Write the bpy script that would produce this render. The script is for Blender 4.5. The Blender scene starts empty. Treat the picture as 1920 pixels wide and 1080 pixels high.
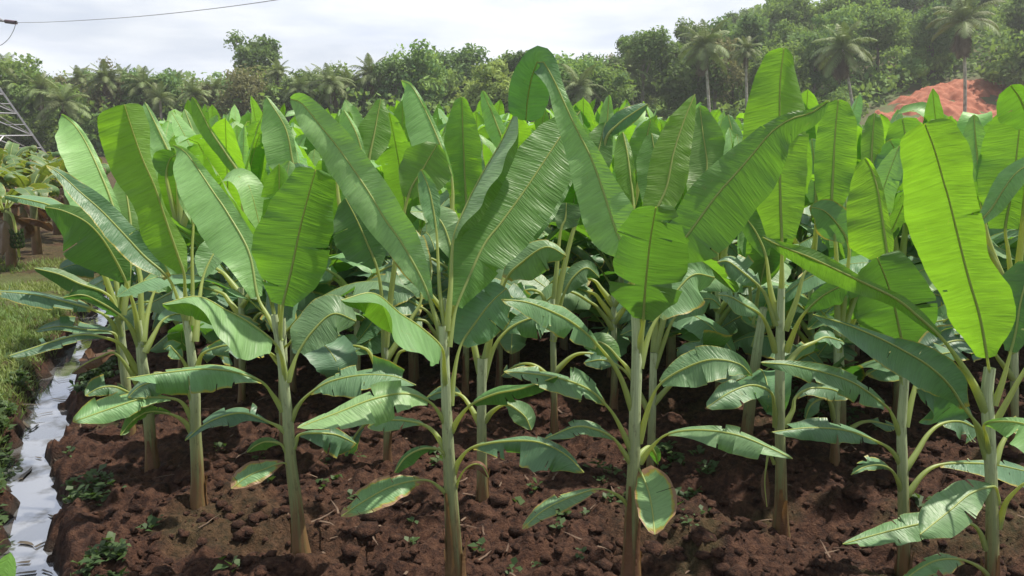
import bpy, math, random
import numpy as np
from mathutils import Vector, Matrix
R = math.radians
random.seed(11)
rng = np.random.default_rng(11)
scene = bpy.context.scene
COL = scene.collection
CAMH, PITCH, F = 3.0, R(11.7), 1450.0      # eye height, downward pitch, focal length for a 1920 px wide frame
CAM = np.array([0.0, 0.0, CAMH])

# ------------------------------------------------------------------ camera geometry
def ray(u, v):
    x = (u-960)/F; y = -(v-540)/F
    return np.array([x, math.cos(PITCH)+y*math.sin(PITCH), y*math.cos(PITCH)-math.sin(PITCH)])
def at(u, v, Y):
    d = ray(u, v); return CAM + d*(Y/d[1])
def on_ground(u, v, z=0.0):
    d = ray(u, v); return CAM + d*((z-CAMH)/d[2])
def m_per_px(Y):
    return Y/F*1.0

# ------------------------------------------------------------------ noise
def _hash(ix, iy, seed):
    h = (ix.astype(np.int64)*374761393 + iy.astype(np.int64)*668265263 + seed*974634777) & 0x7fffffff
    h = ((h ^ (h >> 13))*1274126177) & 0x7fffffff
    return ((h ^ (h >> 16)) & 0xffff)/65535.0
def vnoise(x, y, seed=0):
    x = np.asarray(x, float); y = np.asarray(y, float)
    ix = np.floor(x); iy = np.floor(y); fx = x-ix; fy = y-iy
    fx = fx*fx*(3-2*fx); fy = fy*fy*(3-2*fy)
    a = _hash(ix, iy, seed); b = _hash(ix+1, iy, seed); c = _hash(ix, iy+1, seed); d = _hash(ix+1, iy+1, seed)
    return (a*(1-fx)+b*fx)*(1-fy)+(c*(1-fx)+d*fx)*fy
def fbm(x, y, seed=0, oct=4):
    s = 0; a = .5
    for k in range(oct):
        s = s + a*(vnoise(x*2**k+17.3*k, y*2**k-9.1*k, seed+k)-.5)*2; a *= .5
    return s
def sstep(x, a, b):
    t = np.clip((np.asarray(x, float)-a)/(b-a), 0, 1); return t*t*(3-2*t)
def nrm(a):
    return a/np.maximum(np.linalg.norm(a, axis=-1, keepdims=True), 1e-9)

# ------------------------------------------------------------------ meshes
class Geo:
    """collects quads/tris with uv, a colour attribute and a material index"""
    def __init__(s):
        s.V = []; s.F = []; s.UV = []; s.C = []; s.M = []; s.n = 0
    def add(s, V, Fc, UV=None, C=None, mat=0):
        V = np.asarray(V, float); n = len(V)
        s.V.append(V); s.F.append((np.asarray(Fc, np.int64)+s.n))
        s.UV.append(np.zeros((n, 2)) if UV is None else np.asarray(UV, float))
        c = np.zeros((n, 4))
        if C is not None: c[:] = C
        s.C.append(c); s.M.append(np.full(len(Fc), mat, np.int32)); s.n += n
        return s
    def merge(s, g, M=None, mat=None):
        for V, Fc, UV, C, m in zip(g.V, g.F, g.UV, g.C, g.M):
            pass
        V = np.concatenate(g.V)
        if M is not None: V = V @ np.asarray(M)[:3, :3].T + np.asarray(M)[:3, 3]
        off = s.n
        for Fc, m in zip(g.F, g.M):
            s.F.append(Fc+off); s.M.append(m if mat is None else np.full(len(Fc), mat, np.int32))
        s.V.append(V); s.UV.append(np.concatenate(g.UV)); s.C.append(np.concatenate(g.C)); s.n += len(V)
        return s
    def mesh(s, name, mats, smooth=True):
        me = bpy.data.meshes.new(name)
        V = np.concatenate(s.V)
        nf = sum(len(f) for f in s.F); nl = sum(f.size for f in s.F)
        me.vertices.add(len(V)); me.vertices.foreach_set('co', V.astype(np.float32).ravel())
        me.loops.add(nl); me.polygons.add(nf)
        li = np.concatenate([f.ravel() for f in s.F]).astype(np.int32)
        tot = np.concatenate([np.full(len(f), f.shape[1], np.int32) for f in s.F])
        st = np.concatenate([[0], np.cumsum(tot)[:-1]]).astype(np.int32)
        me.loops.foreach_set('vertex_index', li)
        me.polygons.foreach_set('loop_start', st); me.polygons.foreach_set('loop_total', tot)
        me.polygons.foreach_set('material_index', np.concatenate(s.M).astype(np.int32))
        me.polygons.foreach_set('use_smooth', np.full(nf, smooth, bool))
        uvl = me.uv_layers.new(name='UVMap')
        uvl.data.foreach_set('uv', np.concatenate(s.UV)[li].astype(np.float32).ravel())
        ca = me.attributes.new('lp', 'FLOAT_COLOR', 'POINT')
        ca.data.foreach_set('color', np.concatenate(s.C).astype(np.float32).ravel())
        for m in (mats if isinstance(mats, (list, tuple)) else [mats]): me.materials.append(m)
        me.update(calc_edges=True); me.validate()
        return me

def link(name, data, parent=None, loc=None, rot=None, scale=None):
    o = bpy.data.objects.new(name, data); COL.objects.link(o)
    if parent is not None: o.parent = parent
    if loc is not None: o.location = loc
    if rot is not None: o.rotation_euler = rot
    if scale is not None: o.scale = scale if hasattr(scale, '__len__') else (scale,)*3
    return o
def tag(o, label=None, cat=None, group=None, kind=None):
    if label: o['label'] = label
    if cat: o['category'] = cat
    if group: o['group'] = group
    if kind: o['kind'] = kind
    return o

def spline(P, n):
    """Catmull-Rom through P, resampled to n points of even arc length"""
    P = np.asarray(P, float)
    if len(P) == 1: return np.repeat(P, n, 0)
    Q = np.vstack([2*P[0]-P[1], P, 2*P[-1]-P[-2]])
    out = []
    for i in range(1, len(Q)-2):
        t = np.linspace(0, 1, 14, endpoint=False)[:, None]
        p0, p1, p2, p3 = Q[i-1], Q[i], Q[i+1], Q[i+2]
        out.append(.5*((2*p1)+(-p0+p2)*t+(2*p0-5*p1+4*p2-p3)*t**2+(-p0+3*p1-3*p2+p3)*t**3))
    out = np.vstack(out+[P[-1:]])
    d = np.concatenate([[0], np.cumsum(np.linalg.norm(np.diff(out, axis=0), axis=1))])
    s = np.linspace(0, d[-1], n)
    return np.stack([np.interp(s, d, out[:, k]) for k in range(out.shape[1])], 1)

def tube(g, P, rad, k=8, C=None, mat=0, flat=1.0, cap=False):
    """tapered tube along P; uv = (length, around)"""
    P = np.asarray(P, float); n = len(P); rad = np.broadcast_to(np.asarray(rad, float), (n,))
    T = nrm(np.gradient(P, axis=0))
    ref = np.array([0.0, 1.0, 0.15]) if abs(T[:, 1]).mean() < .8 else np.array([1.0, 0, 0.1])
    A = nrm(np.cross(T, ref)); B = np.cross(T, A)
    a = np.linspace(0, 2*np.pi, k, endpoint=False)
    V = P[:, None]+rad[:, None, None]*(np.cos(a)[None, :, None]*A[:, None]+flat*np.sin(a)[None, :, None]*B[:, None])
    L = np.concatenate([[0], np.cumsum(np.linalg.norm(np.diff(P, axis=0), axis=1))])
    UV = np.stack(np.broadcast_arrays(L[:, None], (a/(2*np.pi))[None]), -1)
    i = np.arange(n-1)[:, None]; j = np.arange(k)[None]
    Fc = np.stack([i*k+j, i*k+(j+1) % k, (i+1)*k+(j+1) % k, (i+1)*k+j], -1).reshape(-1, 4)
    c = np.zeros((n, k, 4)); c[..., 0] = np.linspace(0, 1, n)[:, None]
    if C is not None: c[..., 1:] = C
    V = V.reshape(-1, 3); UV = UV.reshape(-1, 2); c = c.reshape(-1, 4)
    if cap:
        Vc = np.vstack([V, P[-1:]]); last = (n-1)*k
        g.add(Vc, np.array([[last+q, last+(q+1) % k, len(V), len(V)] for q in range(k)])[:, :3], np.vstack([UV, UV[-1:]]), np.vstack([c, c[-1:]]), mat)
    g.add(V, Fc, UV, c, mat)
    return g

PROF_T = np.array([0, .03, .08, .18, .35, .55, .75, .88, .96, 1.0])
PROF_W = np.array([.10, .42, .68, .90, 1.0, .98, .86, .62, .34, .08])
def prof(w, t):
    if np.ndim(w) == 0: return w*np.interp(t, PROF_T, PROF_W)
    w = np.asarray(w, float); k = np.linspace(0, 1, len(w))
    fine = np.interp(np.linspace(0, 1, 61), k, w)
    ker = np.array([1, 2, 3, 2, 1.])/9; pad = np.pad(fine, 2, mode='edge'); sm = np.convolve(pad, ker, 'valid')
    return np.interp(t, np.linspace(0, 1, 61), sm)

def blade(g, P, S, N, wL, wR, aL, aR, m=6, upper=True, seed=0, ripple=.012, tears=0, curl=0.0, age=.5, brown=0.0, mat=0, segs=True, rag=0.075):
    """a banana leaf blade: two half blades hinged on the midrib P; N = side towards which 'away' angles are negative"""
    r = np.random.default_rng(seed)
    n = len(P); t0 = np.linspace(0, 1, n); tt = t0; cuts = []
    if tears:       # a slit is a thin extra row of cells, open from the margin or in mid blade
        for side in (-1, 1):
            for c in np.sort(r.uniform(.08, .93, (tears+(side > 0))//2 if tears > 1 else int(side > 0))):
                hw_ = r.uniform(.001, .0045)*(1 if r.uniform() < .85 else 2.2); a_ = r.uniform(.2, .8); cuts.append((side, c-hw_, c+hw_, a_, 2.0 if r.uniform() < .8 else a_+r.uniform(.15, .4)))
        tt = np.unique(np.concatenate([t0]+[[c[1], c[2]] for c in cuts])); I = lambda A: np.interp(tt, t0, A)
        P, S, N = [np.stack([I(A[:, k]) for k in range(3)], 1) for A in (P, S, N)]; S, N = nrm(S), nrm(N)
        wL, wR, aL, aR = I(np.broadcast_to(wL, (n,))), I(np.broadcast_to(wR, (n,))), I(aL), I(aR); n = len(tt)
    L = np.concatenate([[0], np.cumsum(np.linalg.norm(np.diff(P, axis=0), axis=1))])
    V = np.zeros((n, 2*m+1, 3)); UV = np.zeros((n, 2*m+1, 2)); V[:, m] = P; UV[:, m, 0] = L
    holes = set()
    for side, w, a in ((-1, wL, aL), (1, wR, aR)):
        w = np.asarray(w)*(1+rag*(fbm(L*7+seed, np.full(n, side*3.7), seed+5, 4))-.05*np.clip(tears/8, 0, 1)*np.abs(np.sin(L*24+seed)))*np.sqrt(np.clip(1-((tt-.955)/.047).clip(0, 1)**2, .0, 1))
        a = np.asarray(a)+.20*fbm(tt*2.6+seed*.37, np.full(n, 5.1*side), seed+2, 2)
        cu = curl+.55*fbm(tt*3.4+seed*.7, np.full(n, 2.3*side), seed+8, 2)
        off = np.zeros(n)
        if tears:
            cur = r.normal(0, .08); pv = 0
            mine = sorted([c for c in cuts if c[0] == side], key=lambda c: c[1])
            for c in mine:
                i = int(np.searchsorted(tt, c[1]+1e-9)) - 1; holes.add((i, side, c[3], c[4]))
                off[pv:i+1] = cur; pv = i+1
                if c[4] > 1: cur = r.normal(0, .15+.02*min(tears, 8))
            off[pv:] = cur
        ph = r.uniform(0, 100)
        rip = fbm(L*5.5+ph, np.full(n, 1.7*side), seed+9, 3)
        rip2 = vnoise(L*26+ph, np.full(n, .3*side), seed+3)-.5
        for j in range(1, m+1):
            s = j/m
            am = a+cu*s**2*.6+off*s
            o = side*S*(np.cos(am)*w*s)[:, None] - N*(np.sin(am)*w*s)[:, None]
            o = o+N*(ripple*2.6*s**1.4*rip+ripple*.9*s*rip2)[:, None]
            V[:, m+side*j] = P+o
            UV[:, m+side*j, 0] = L+.045*s; UV[:, m+side*j, 1] = side*s
    K = 2*m+1; idx = np.arange(n*K).reshape(n, K); Fc = []
    for i in range(n-1):
        dl = [h[1:] for h in holes if h[0] == i]
        for j in range(K-1):
            sd = 1 if j >= m else -1; s = (abs(j+.5-m))/m
            if any(q[0] == sd and q[1] < s < q[2] for q in dl): continue
            q = [idx[i, j], idx[i, j+1], idx[i+1, j+1], idx[i+1, j]]
            Fc.append(q if upper else q[::-1])
    C = np.zeros((n, K, 4)); C[..., 0] = np.interp(tt, np.linspace(0, 1, len(age)), age)[:, None] if np.ndim(age) else age; C[..., 1] = brown; C[..., 2] = r.uniform(); C[..., 3] = tt[:, None]
    g.add(V.reshape(-1, 3), Fc, UV.reshape(-1, 2), C.reshape(-1, 4), mat)
    return g
# ------------------------------------------------------------------ materials
class NT:
    def __init__(s, name):
        s.m = bpy.data.materials.new(name); s.m.use_nodes = True; s.t = s.m.node_tree; s.t.nodes.clear()
        s.out = s.n('ShaderNodeOutputMaterial')
    def n(s, kind, **kw):
        nd = s.t.nodes.new(kind)
        for k, v in kw.items():
            if k.startswith('i_'): s.set(nd, k[2:].replace('__', ' '), v)
            else: setattr(nd, k, v)
        return nd
    def set(s, nd, key, v):
        sock = nd.inputs[int(key)] if key.isdigit() else nd.inputs[key]
        if isinstance(v, bpy.types.NodeSocket): s.t.links.new(v, sock)
        else: sock.default_value = v
    def math(s, op, a, b=0.0, c=None, clamp=False):
        nd = s.n('ShaderNodeMath', operation=op, use_clamp=clamp); s.set(nd, '0', a); s.set(nd, '1', b)
        if c is not None: s.set(nd, '2', c)
        return nd.outputs[0]
    def mix(s, f, a, b, mode='MIX'):
        nd = s.n('ShaderNodeMix', data_type='RGBA', blend_type=mode)
        s.set(nd, '0', f); s.set(nd, '6', a); s.set(nd, '7', b); return nd.outputs[2]
    def ramp(s, f, a, b):
        nd = s.n('ShaderNodeMapRange', interpolation_type='SMOOTHSTEP'); s.set(nd, '0', f); s.set(nd, '1', a); s.set(nd, '2', b); return nd.outputs[0]
    def noise(s, vec, scale, detail=3, rough=.55, dist=0.0):
        nd = s.n('ShaderNodeTexNoise'); nd.inputs['Scale'].default_value = scale; nd.inputs['Detail'].default_value = detail
        nd.inputs['Roughness'].default_value = rough; nd.inputs['Distortion'].default_value = dist
        if vec is not None: s.t.links.new(vec, nd.inputs['Vector'])
        return nd.outputs[0]
    def comb(s, x, y, z=0.0):
        nd = s.n('ShaderNodeCombineXYZ'); s.set(nd, '0', x); s.set(nd, '1', y); s.set(nd, '2', z); return nd.outputs[0]
    def bump(s, h, strength, dist):
        nd = s.n('ShaderNodeBump'); nd.inputs['Strength'].default_value = strength; nd.inputs['Distance'].default_value = dist
        s.t.links.new(h, nd.inputs['Height']); return nd.outputs[0]
    def done(s, sh): s.t.links.new(sh, s.out.inputs[0]); return s.m
def col(r, g, b): return (r, g, b, 1.0)

def leaf_material(name, y_up, o_up, y_un, o_un, y_tr, o_tr, detail=True):
    t = NT(name)
    lp = t.n('ShaderNodeAttribute', attribute_name='lp'); sp = t.n('ShaderNodeSeparateColor'); t.set(sp, '0', lp.outputs['Color'])
    age, brown, rnd = sp.outputs[0], sp.outputs[1], sp.outputs[2]
    uv = t.n('ShaderNodeUVMap', uv_map='UVMap'); su = t.n('ShaderNodeSeparateXYZ'); t.set(su, '0', uv.outputs[0])
    u, v = su.outputs[0], su.outputs[1]; av = t.math('ABSOLUTE', v)
    vein = t.noise(t.comb(t.math('MULTIPLY', u, 80.0), t.math('MULTIPLY', v, 1.6), t.math('MULTIPLY', rnd, 60.0)), 1.0, 2, .5)
    broad = t.noise(t.comb(t.math('MULTIPLY', u, 14.0), t.math('MULTIPLY', v, 1.2), t.math('MULTIPLY', rnd, 60.0)), 1.0, 2, .5)
    blot = t.noise(t.n('ShaderNodeNewGeometry').outputs['Position'], 7.0, 4, .6)
    back = t.n('ShaderNodeNewGeometry').outputs['Backfacing']
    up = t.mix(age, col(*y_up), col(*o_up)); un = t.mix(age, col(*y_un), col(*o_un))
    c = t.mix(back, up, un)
    f = t.math('ADD', t.math('MULTIPLY', vein, .52), t.math('ADD', t.math('MULTIPLY', broad, .30), t.math('ADD', t.math('MULTIPLY', blot, .3), .44)))
    c = t.mix(1.0, c, t.n('ShaderNodeCombineColor', i_0=f, i_1=f, i_2=f).outputs[0], 'MULTIPLY')
    oi = t.n('ShaderNodeObjectInfo')
    hs = t.n('ShaderNodeHueSaturation'); t.set(hs, 'Color', c); t.set(hs, 'Hue', t.math('ADD', .485, t.math('MULTIPLY', oi.outputs['Random'], .03)))
    t.set(hs, 'Value', t.math('ADD', .88, t.math('MULTIPLY', rnd, .24))); c = hs.outputs[0]
    tr = t.mix(age, col(*y_tr), col(*o_tr))
    tr = t.mix(1.0, tr, t.n('ShaderNodeCombineColor', i_0=f, i_1=f, i_2=f).outputs[0], 'MULTIPLY')
    # scorched margins: a band of straw and brown that eats in from the edge where 'brown' is set
    edge = t.math('MAXIMUM', av, t.math('ABSOLUTE', t.math('SUBTRACT', t.math('MULTIPLY', lp.outputs['Alpha'], 2.0), 1.0)))
    bn = t.noise(t.comb(t.math('MULTIPLY', u, 22.0), t.math('MULTIPLY', v, 3.0), rnd), 1.0, 4, .6)
    lim = t.math('SUBTRACT', 1.06, t.math('MULTIPLY', brown, t.math('ADD', .02, t.math('MULTIPLY', bn, .85))))
    m1 = t.ramp(t.math('SUBTRACT', edge, lim), -.07, .03); m2 = t.ramp(t.math('SUBTRACT', edge, lim), .02, .10)
    fl = t.noise(t.comb(t.math('MULTIPLY', u, 9.0), t.math('MULTIPLY', v, 3.2), t.math('MULTIPLY', rnd, 31.0)), 2.2, 3, .6)
    c = t.mix(t.math('MULTIPLY', t.ramp(fl, .66, .74), .6), c, col(.27, .26, .10))      # pale flecks and dust
    pat = t.noise(t.comb(t.math('MULTIPLY', u, 3.5), t.math('MULTIPLY', t.math('SIGN', v), 7.3), t.math('MULTIPLY', rnd, 17.0)), 1.0, 1, .5)
    live = t.math('MULTIPLY', t.ramp(brown, .01, .06), t.ramp(t.math('ADD', pat, t.math('MULTIPLY', brown, .35)), .46, .60))
    m1 = t.math('MULTIPLY', m1, live); m2 = t.math('MULTIPLY', m2, live)
    c = t.mix(m1, c, col(.36, .33, .05)); c = t.mix(m2, c, col(.36, .225, .13))
    tr = t.mix(m1, tr, col(.45, .38, .05)); tr = t.mix(m2, tr, col(.25, .12, .04))
    p = t.n('ShaderNodeBsdfPrincipled'); t.set(p, 'Base Color', c); t.set(p, 'Roughness', t.math('ADD', .33, t.math('MULTIPLY', blot, .22)))
    t.set(p, 'Specular IOR Level', .5)
    tl = t.n('ShaderNodeBsdfTranslucent'); t.set(tl, 'Color', tr)
    if detail:
        h = t.math('ADD', vein, t.math('MULTIPLY', broad, 1.0))
        b = t.bump(h, .75, .007); t.set(p, 'Normal', b); t.set(tl, 'Normal', b)
    mx = t.n('ShaderNodeMixShader'); t.set(mx, '0', t.math('SUBTRACT', .50, t.math('MULTIPLY', age, .20))); t.set(mx, '1', p.outputs[0]); t.set(mx, '2', tl.outputs[0])
    return t.done(mx.outputs[0])
M = {}
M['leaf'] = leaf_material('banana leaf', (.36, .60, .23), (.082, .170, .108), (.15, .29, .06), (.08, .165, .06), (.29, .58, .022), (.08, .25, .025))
M['dry'] = leaf_material('dry leaf', (.30, .19, .10), (.16, .085, .045), (.28, .18, .10), (.15, .08, .045), (.30, .18, .05), (.10, .05, .02))
M['oldleaf'] = leaf_material('mature plantation leaf', (.14, .24, .06), (.075, .15, .07), (.14, .22, .06), (.08, .14, .05), (.30, .38, .03), (.14, .2, .03))

def rib_material():
    t = NT('midrib and petiole')
    lp = t.n('ShaderNodeAttribute', attribute_name='lp'); sp = t.n('ShaderNodeSeparateColor'); t.set(sp, '0', lp.outputs['Color'])
    uv = t.n('ShaderNodeUVMap', uv_map='UVMap'); su = t.n('ShaderNodeSeparateXYZ'); t.set(su, '0', uv.outputs[0])
    st = t.noise(t.comb(t.math('MULTIPLY', su.outputs[0], 6.0), t.math('MULTIPLY', su.outputs[1], 14.0), sp.outputs[1]), 1.0, 3)
    c = t.mix(sp.outputs[0], col(.40, .50, .22), col(.50, .56, .18)); c = t.mix(t.math('MULTIPLY', st, .55), c, col(.20, .29, .10))
    p = t.n('ShaderNodeBsdfPrincipled'); t.set(p, 'Base Color', c); t.set(p, 'Roughness', .42); t.set(p, 'Normal', t.bump(st, .3, .004))
    tl = t.n('ShaderNodeBsdfTranslucent'); t.set(tl, 'Color', col(.70, .72, .12)); mx = t.n('ShaderNodeMixShader')
    t.set(mx, '0', .45); t.set(mx, '1', p.outputs[0]); t.set(mx, '2', tl.outputs[0])
    return t.done(mx.outputs[0])
M['rib'] = rib_material()
def stem_material(name, top, mid, low):
    t = NT(name)
    lp = t.n('ShaderNodeAttribute', attribute_name='lp'); sp = t.n('ShaderNodeSeparateColor'); t.set(sp, '0', lp.outputs['Color'])
    uv = t.n('ShaderNodeUVMap', uv_map='UVMap'); su = t.n('ShaderNodeSeparateXYZ'); t.set(su, '0', uv.outputs[0])
    z, a = su.outputs[0], su.outputs[1]
    st = t.noise(t.comb(t.math('MULTIPLY', z, 2.2), t.math('MULTIPLY', a, 16.0), t.n('ShaderNodeObjectInfo').outputs['Random']), 1.0, 4, .6)
    bl = t.noise(t.comb(t.math('MULTIPLY', z, 9.0), t.math('MULTIPLY', a, 7.0), 3.0), 1.0, 5, .65)
    w = t.math('ADD', sp.outputs[0], t.math('MULTIPLY', t.math('SUBTRACT', st, .5), .75))
    c = t.mix(t.ramp(w, .12, .42), col(*low), col(*mid)); c = t.mix(t.ramp(w, .38, .8), c, col(*top))
    c = t.mix(t.math('MULTIPLY', t.ramp(bl, .52, .72), .6), c, col(.07, .055, .03))
    c = t.mix(t.math('MULTIPLY', t.ramp(st, .45, .6), .35), c, col(.08, .10, .04))
    p = t.n('ShaderNodeBsdfPrincipled'); t.set(p, 'Base Color', c); t.set(p, 'Roughness', .5); t.set(p, 'Normal', t.bump(t.math('ADD', st, t.math('MULTIPLY', bl, .5)), .5, .01))
    return t.done(p.outputs[0])
M['stem'] = stem_material('pseudostem', (.47, .55, .33), (.29, .33, .15), (.175, .10, .045))
M['oldstem'] = stem_material('old pseudostem', (.20, .22, .10), (.22, .13, .07), (.17, .09, .05))

def soil_material():
    t = NT('red brown soil')
    lp = t.n('ShaderNodeAttribute', attribute_name='lp'); sp = t.n('ShaderNodeSeparateColor'); t.set(sp, '0', lp.outputs['Color'])
    pos = t.n('ShaderNodeNewGeometry').outputs['Position']
    n1 = t.noise(pos, 1.3, 5, .6); n2 = t.noise(pos, 14.0, 6, .7); n3 = t.noise(pos, 60.0, 4, .7)
    c = t.mix(n1, col(.036, .0165, .0115), col(.074, .034, .022)); c = t.mix(t.ramp(n2, .45, .7), c, col(.115, .057, .036)); c = t.mix(t.ramp(n2, .52, .34), c, col(.024, .0115, .009))
    c = t.mix(t.ramp(n3, .62, .75), c, col(.16, .10, .075))
    gr = t.mix(n2, col(.06, .10, .028), col(.13, .15, .05))
    c = t.mix(t.math('MULTIPLY', sp.outputs[0], t.ramp(n1, .25, .55)), c, gr)
    c = t.mix(sp.outputs[1], c, col(.035, .026, .020))       # wet mud
    p = t.n('ShaderNodeBsdfPrincipled'); t.set(p, 'Base Color', c); t.set(p, 'Roughness', t.math('SUBTRACT', .95, t.math('MULTIPLY', sp.outputs[1], .55)))
    t.set(p, 'Specular IOR Level', .25)
    t.set(p, 'Normal', t.bump(t.math('ADD', n2, t.math('MULTIPLY', n3, .6)), 1.0, .05))
    return t.done(p.outputs[0])
M['soil'] = soil_material()

def simple(name, base, rough=.8, noise_scale=None, c2=None, bump=0.0, metallic=0.0, rnd=0.0, trans=None, tw=.35, detail=4):
    t = NT(name); c = col(*base)
    p = t.n('ShaderNodeBsdfPrincipled')
    if noise_scale:
        pos = t.n('ShaderNodeTexCoord').outputs['Object']; nz = t.noise(pos, noise_scale, detail, .6)
        c = t.mix(t.ramp(nz, .3, .7), c, col(*(c2 or [x*.6 for x in base])))
        if bump: t.set(p, 'Normal', t.bump(nz, bump, .05))
    if rnd:
        oi = t.n('ShaderNodeObjectInfo'); hs = t.n('ShaderNodeHueSaturation'); t.set(hs, 'Color', c)
        t.set(hs, 'Value', t.math('ADD', 1-rnd, t.math('MULTIPLY', oi.outputs['Random'], 2*rnd)))
        t.set(hs, 'Hue', t.math('ADD', .5-rnd*.06, t.math('MULTIPLY', oi.outputs['Random'], rnd*.12))); c = hs.outputs[0]
    t.set(p, 'Base Color', c); t.set(p, 'Roughness', rough); t.set(p, 'Metallic', metallic)
    if trans:
        tl = t.n('ShaderNodeBsdfTranslucent'); t.set(tl, 'Color', col(*trans)); mx = t.n('ShaderNodeMixShader')
        t.set(mx, '0', tw); t.set(mx, '1', p.outputs[0]); t.set(mx, '2', tl.outputs[0]); return t.done(mx.outputs[0])
    return t.done(p.outputs[0])
def foliage(name, lo, hi, tr):
    """leaf colour varies clump by clump through the stored clump value"""
    t = NT(name)
    lp = t.n('ShaderNodeAttribute', attribute_name='lp'); sp = t.n('ShaderNodeSeparateColor'); t.set(sp, '0', lp.outputs['Color'])
    c = t.mix(sp.outputs[0], col(*lo), col(*hi))
    oi = t.n('ShaderNodeObjectInfo'); hs = t.n('ShaderNodeHueSaturation'); t.set(hs, 'Color', c)
    t.set(hs, 'Value', t.math('ADD', .75, t.math('MULTIPLY', oi.outputs['Random'], .5)))
    t.set(hs, 'Hue', t.math('ADD', .48, t.math('MULTIPLY', oi.outputs['Random'], .035)))
    p = t.n('ShaderNodeBsdfPrincipled'); t.set(p, 'Base Color', hs.outputs[0]); t.set(p, 'Roughness', .8); t.set(p, 'Specular IOR Level', .25)
    tl = t.n('ShaderNodeBsdfTranslucent'); t.set(tl, 'Color', col(*tr)); mx = t.n('ShaderNodeMixShader')
    t.set(mx, '0', .4); t.set(mx, '1', p.outputs[0]); t.set(mx, '2', tl.outputs[0]); return t.done(mx.outputs[0])
M['fol_dark'] = foliage('dense tree foliage', (.065, .135, .055), (.22, .32, .11), (.16, .26, .05))
M['fol_mid'] = foliage('mid green foliage', (.095, .19, .06), (.28, .40, .12), (.24, .36, .06))
M['fol_light'] = foliage('pale yellow green foliage', (.18, .25, .06), (.32, .38, .11), (.26, .33, .06))
M['fol_olive'] = foliage('thin olive foliage', (.17, .185, .085), (.30, .30, .15), (.2, .2, .07))
M['bark'] = simple('bark', (.17, .14, .115), .9, 3.0, (.09, .075, .06), .4)
M['palebark'] = simple('pale bark', (.34, .30, .26), .9, 2.0, (.22, .19, .16), .3)
M['frond'] = simple('palm frond', (.19, .25, .09), .65, None, None, rnd=.25, trans=(.12, .16, .03), tw=.3)
M['deadfrond'] = simple('dead palm frond', (.15, .105, .075), .9, 2.0, (.09, .06, .045), rnd=.2)
M['palmtrunk'] = simple('palm trunk', (.50, .46, .42), .9, 2.5, (.25, .21, .18), .4)
M['steel'] = simple('galvanised steel', (.42, .42, .45), .5, 5.0, (.33, .33, .36), 0, .5)
M['insul'] = simple('insulator', (.10, .06, .08), .35)
M['cable'] = simple('cable', (.30, .29, .31), .6, metallic=.3)
M['redslope'] = simple('red laterite', (.25, .07, .036), .95, .8, (.37, .14, .085), 1.0, detail=12)
M['terrain'] = simple('hill soil under trees', (.09, .15, .045), .95, .3, (.08, .06, .03), .5)
M['grass'] = simple('grass blade', (.11, .21, .045), .6, .7, (.24, .28, .08), trans=(.2, .26, .04))
M['weed'] = simple('weed leaf', (.035, .075, .022), .6, 3.0, (.065, .11, .03), trans=(.08, .15, .02))
M['litter'] = simple('dry litter', (.15, .10, .07), .9, 8.0, (.08, .05, .035))
M['mud'] = simple('wet rotting scraps', (.05, .04, .028), .5, 6.0, (.09, .07, .045))
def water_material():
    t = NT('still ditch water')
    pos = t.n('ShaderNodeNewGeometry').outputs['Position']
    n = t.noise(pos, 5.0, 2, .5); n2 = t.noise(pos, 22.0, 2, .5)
    p = t.n('ShaderNodeBsdfPrincipled'); t.set(p, 'Base Color', t.mix(t.ramp(t.noise(pos, 2.2, 5, .6), .50, .68), col(.44, .45, .48), col(.09, .08, .06))); t.set(p, 'Roughness', .04); t.set(p, 'Metallic', .8)  # dark noise patches painted into the colour for scum and broken dark reflections
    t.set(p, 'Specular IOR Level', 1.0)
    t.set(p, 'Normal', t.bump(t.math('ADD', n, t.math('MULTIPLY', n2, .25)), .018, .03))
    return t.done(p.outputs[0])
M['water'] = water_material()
# ------------------------------------------------------------------ camera, light, sky
cd = bpy.data.cameras.new('camera'); cam = link('camera', cd, None, (0, 0, CAMH), (R(90)-PITCH, 0, 0))
cd.sensor_width = 36; cd.lens = F/1920*36; cd.clip_start = .05; cd.clip_end = 3000; scene.camera = cam
SUN_AZ, SUN_EL = R(66), R(63)                  # to the right of straight ahead, high
sv = Vector((math.sin(SUN_AZ)*math.cos(SUN_EL), math.cos(SUN_AZ)*math.cos(SUN_EL), math.sin(SUN_EL)))
sd = bpy.data.lights.new('sun', 'SUN'); sd.energy = 5.0; sd.angle = R(1.2); sd.color = (1, .93, .80)
so = link('sun', sd, None, (0, 0, 60)); so.rotation_euler = (-sv).to_track_quat('-Z', 'Y').to_euler()
wd = bpy.data.worlds.new('World'); scene.world = wd; wd.use_nodes = True
nt = wd.node_tree; nt.nodes.clear()
wo = nt.nodes.new('ShaderNodeOutputWorld'); bg = nt.nodes.new('ShaderNodeBackground'); sky = nt.nodes.new('ShaderNodeTexSky')
sky.sky_type = 'NISHITA'; sky.sun_disc = False; sky.sun_elevation = SUN_EL; sky.sun_rotation = SUN_AZ; sky.dust_density = 3; sky.air_density = 1.0
tc = nt.nodes.new('ShaderNodeTexCoord'); mp = nt.nodes.new('ShaderNodeMapping'); mp.inputs['Scale'].default_value = (2.0, 2.0, 9.0)
nz = nt.nodes.new('ShaderNodeTexNoise'); nz.inputs['Scale'].default_value = 1.6; nz.inputs['Detail'].default_value = 6; nz.inputs['Roughness'].default_value = .5
mr = nt.nodes.new('ShaderNodeMapRange'); mr.interpolation_type = 'SMOOTHSTEP'; mr.inputs[1].default_value = .30; mr.inputs[2].default_value = .62; mr.inputs[3].default_value = .72; mr.inputs[4].default_value = 1.0
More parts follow.
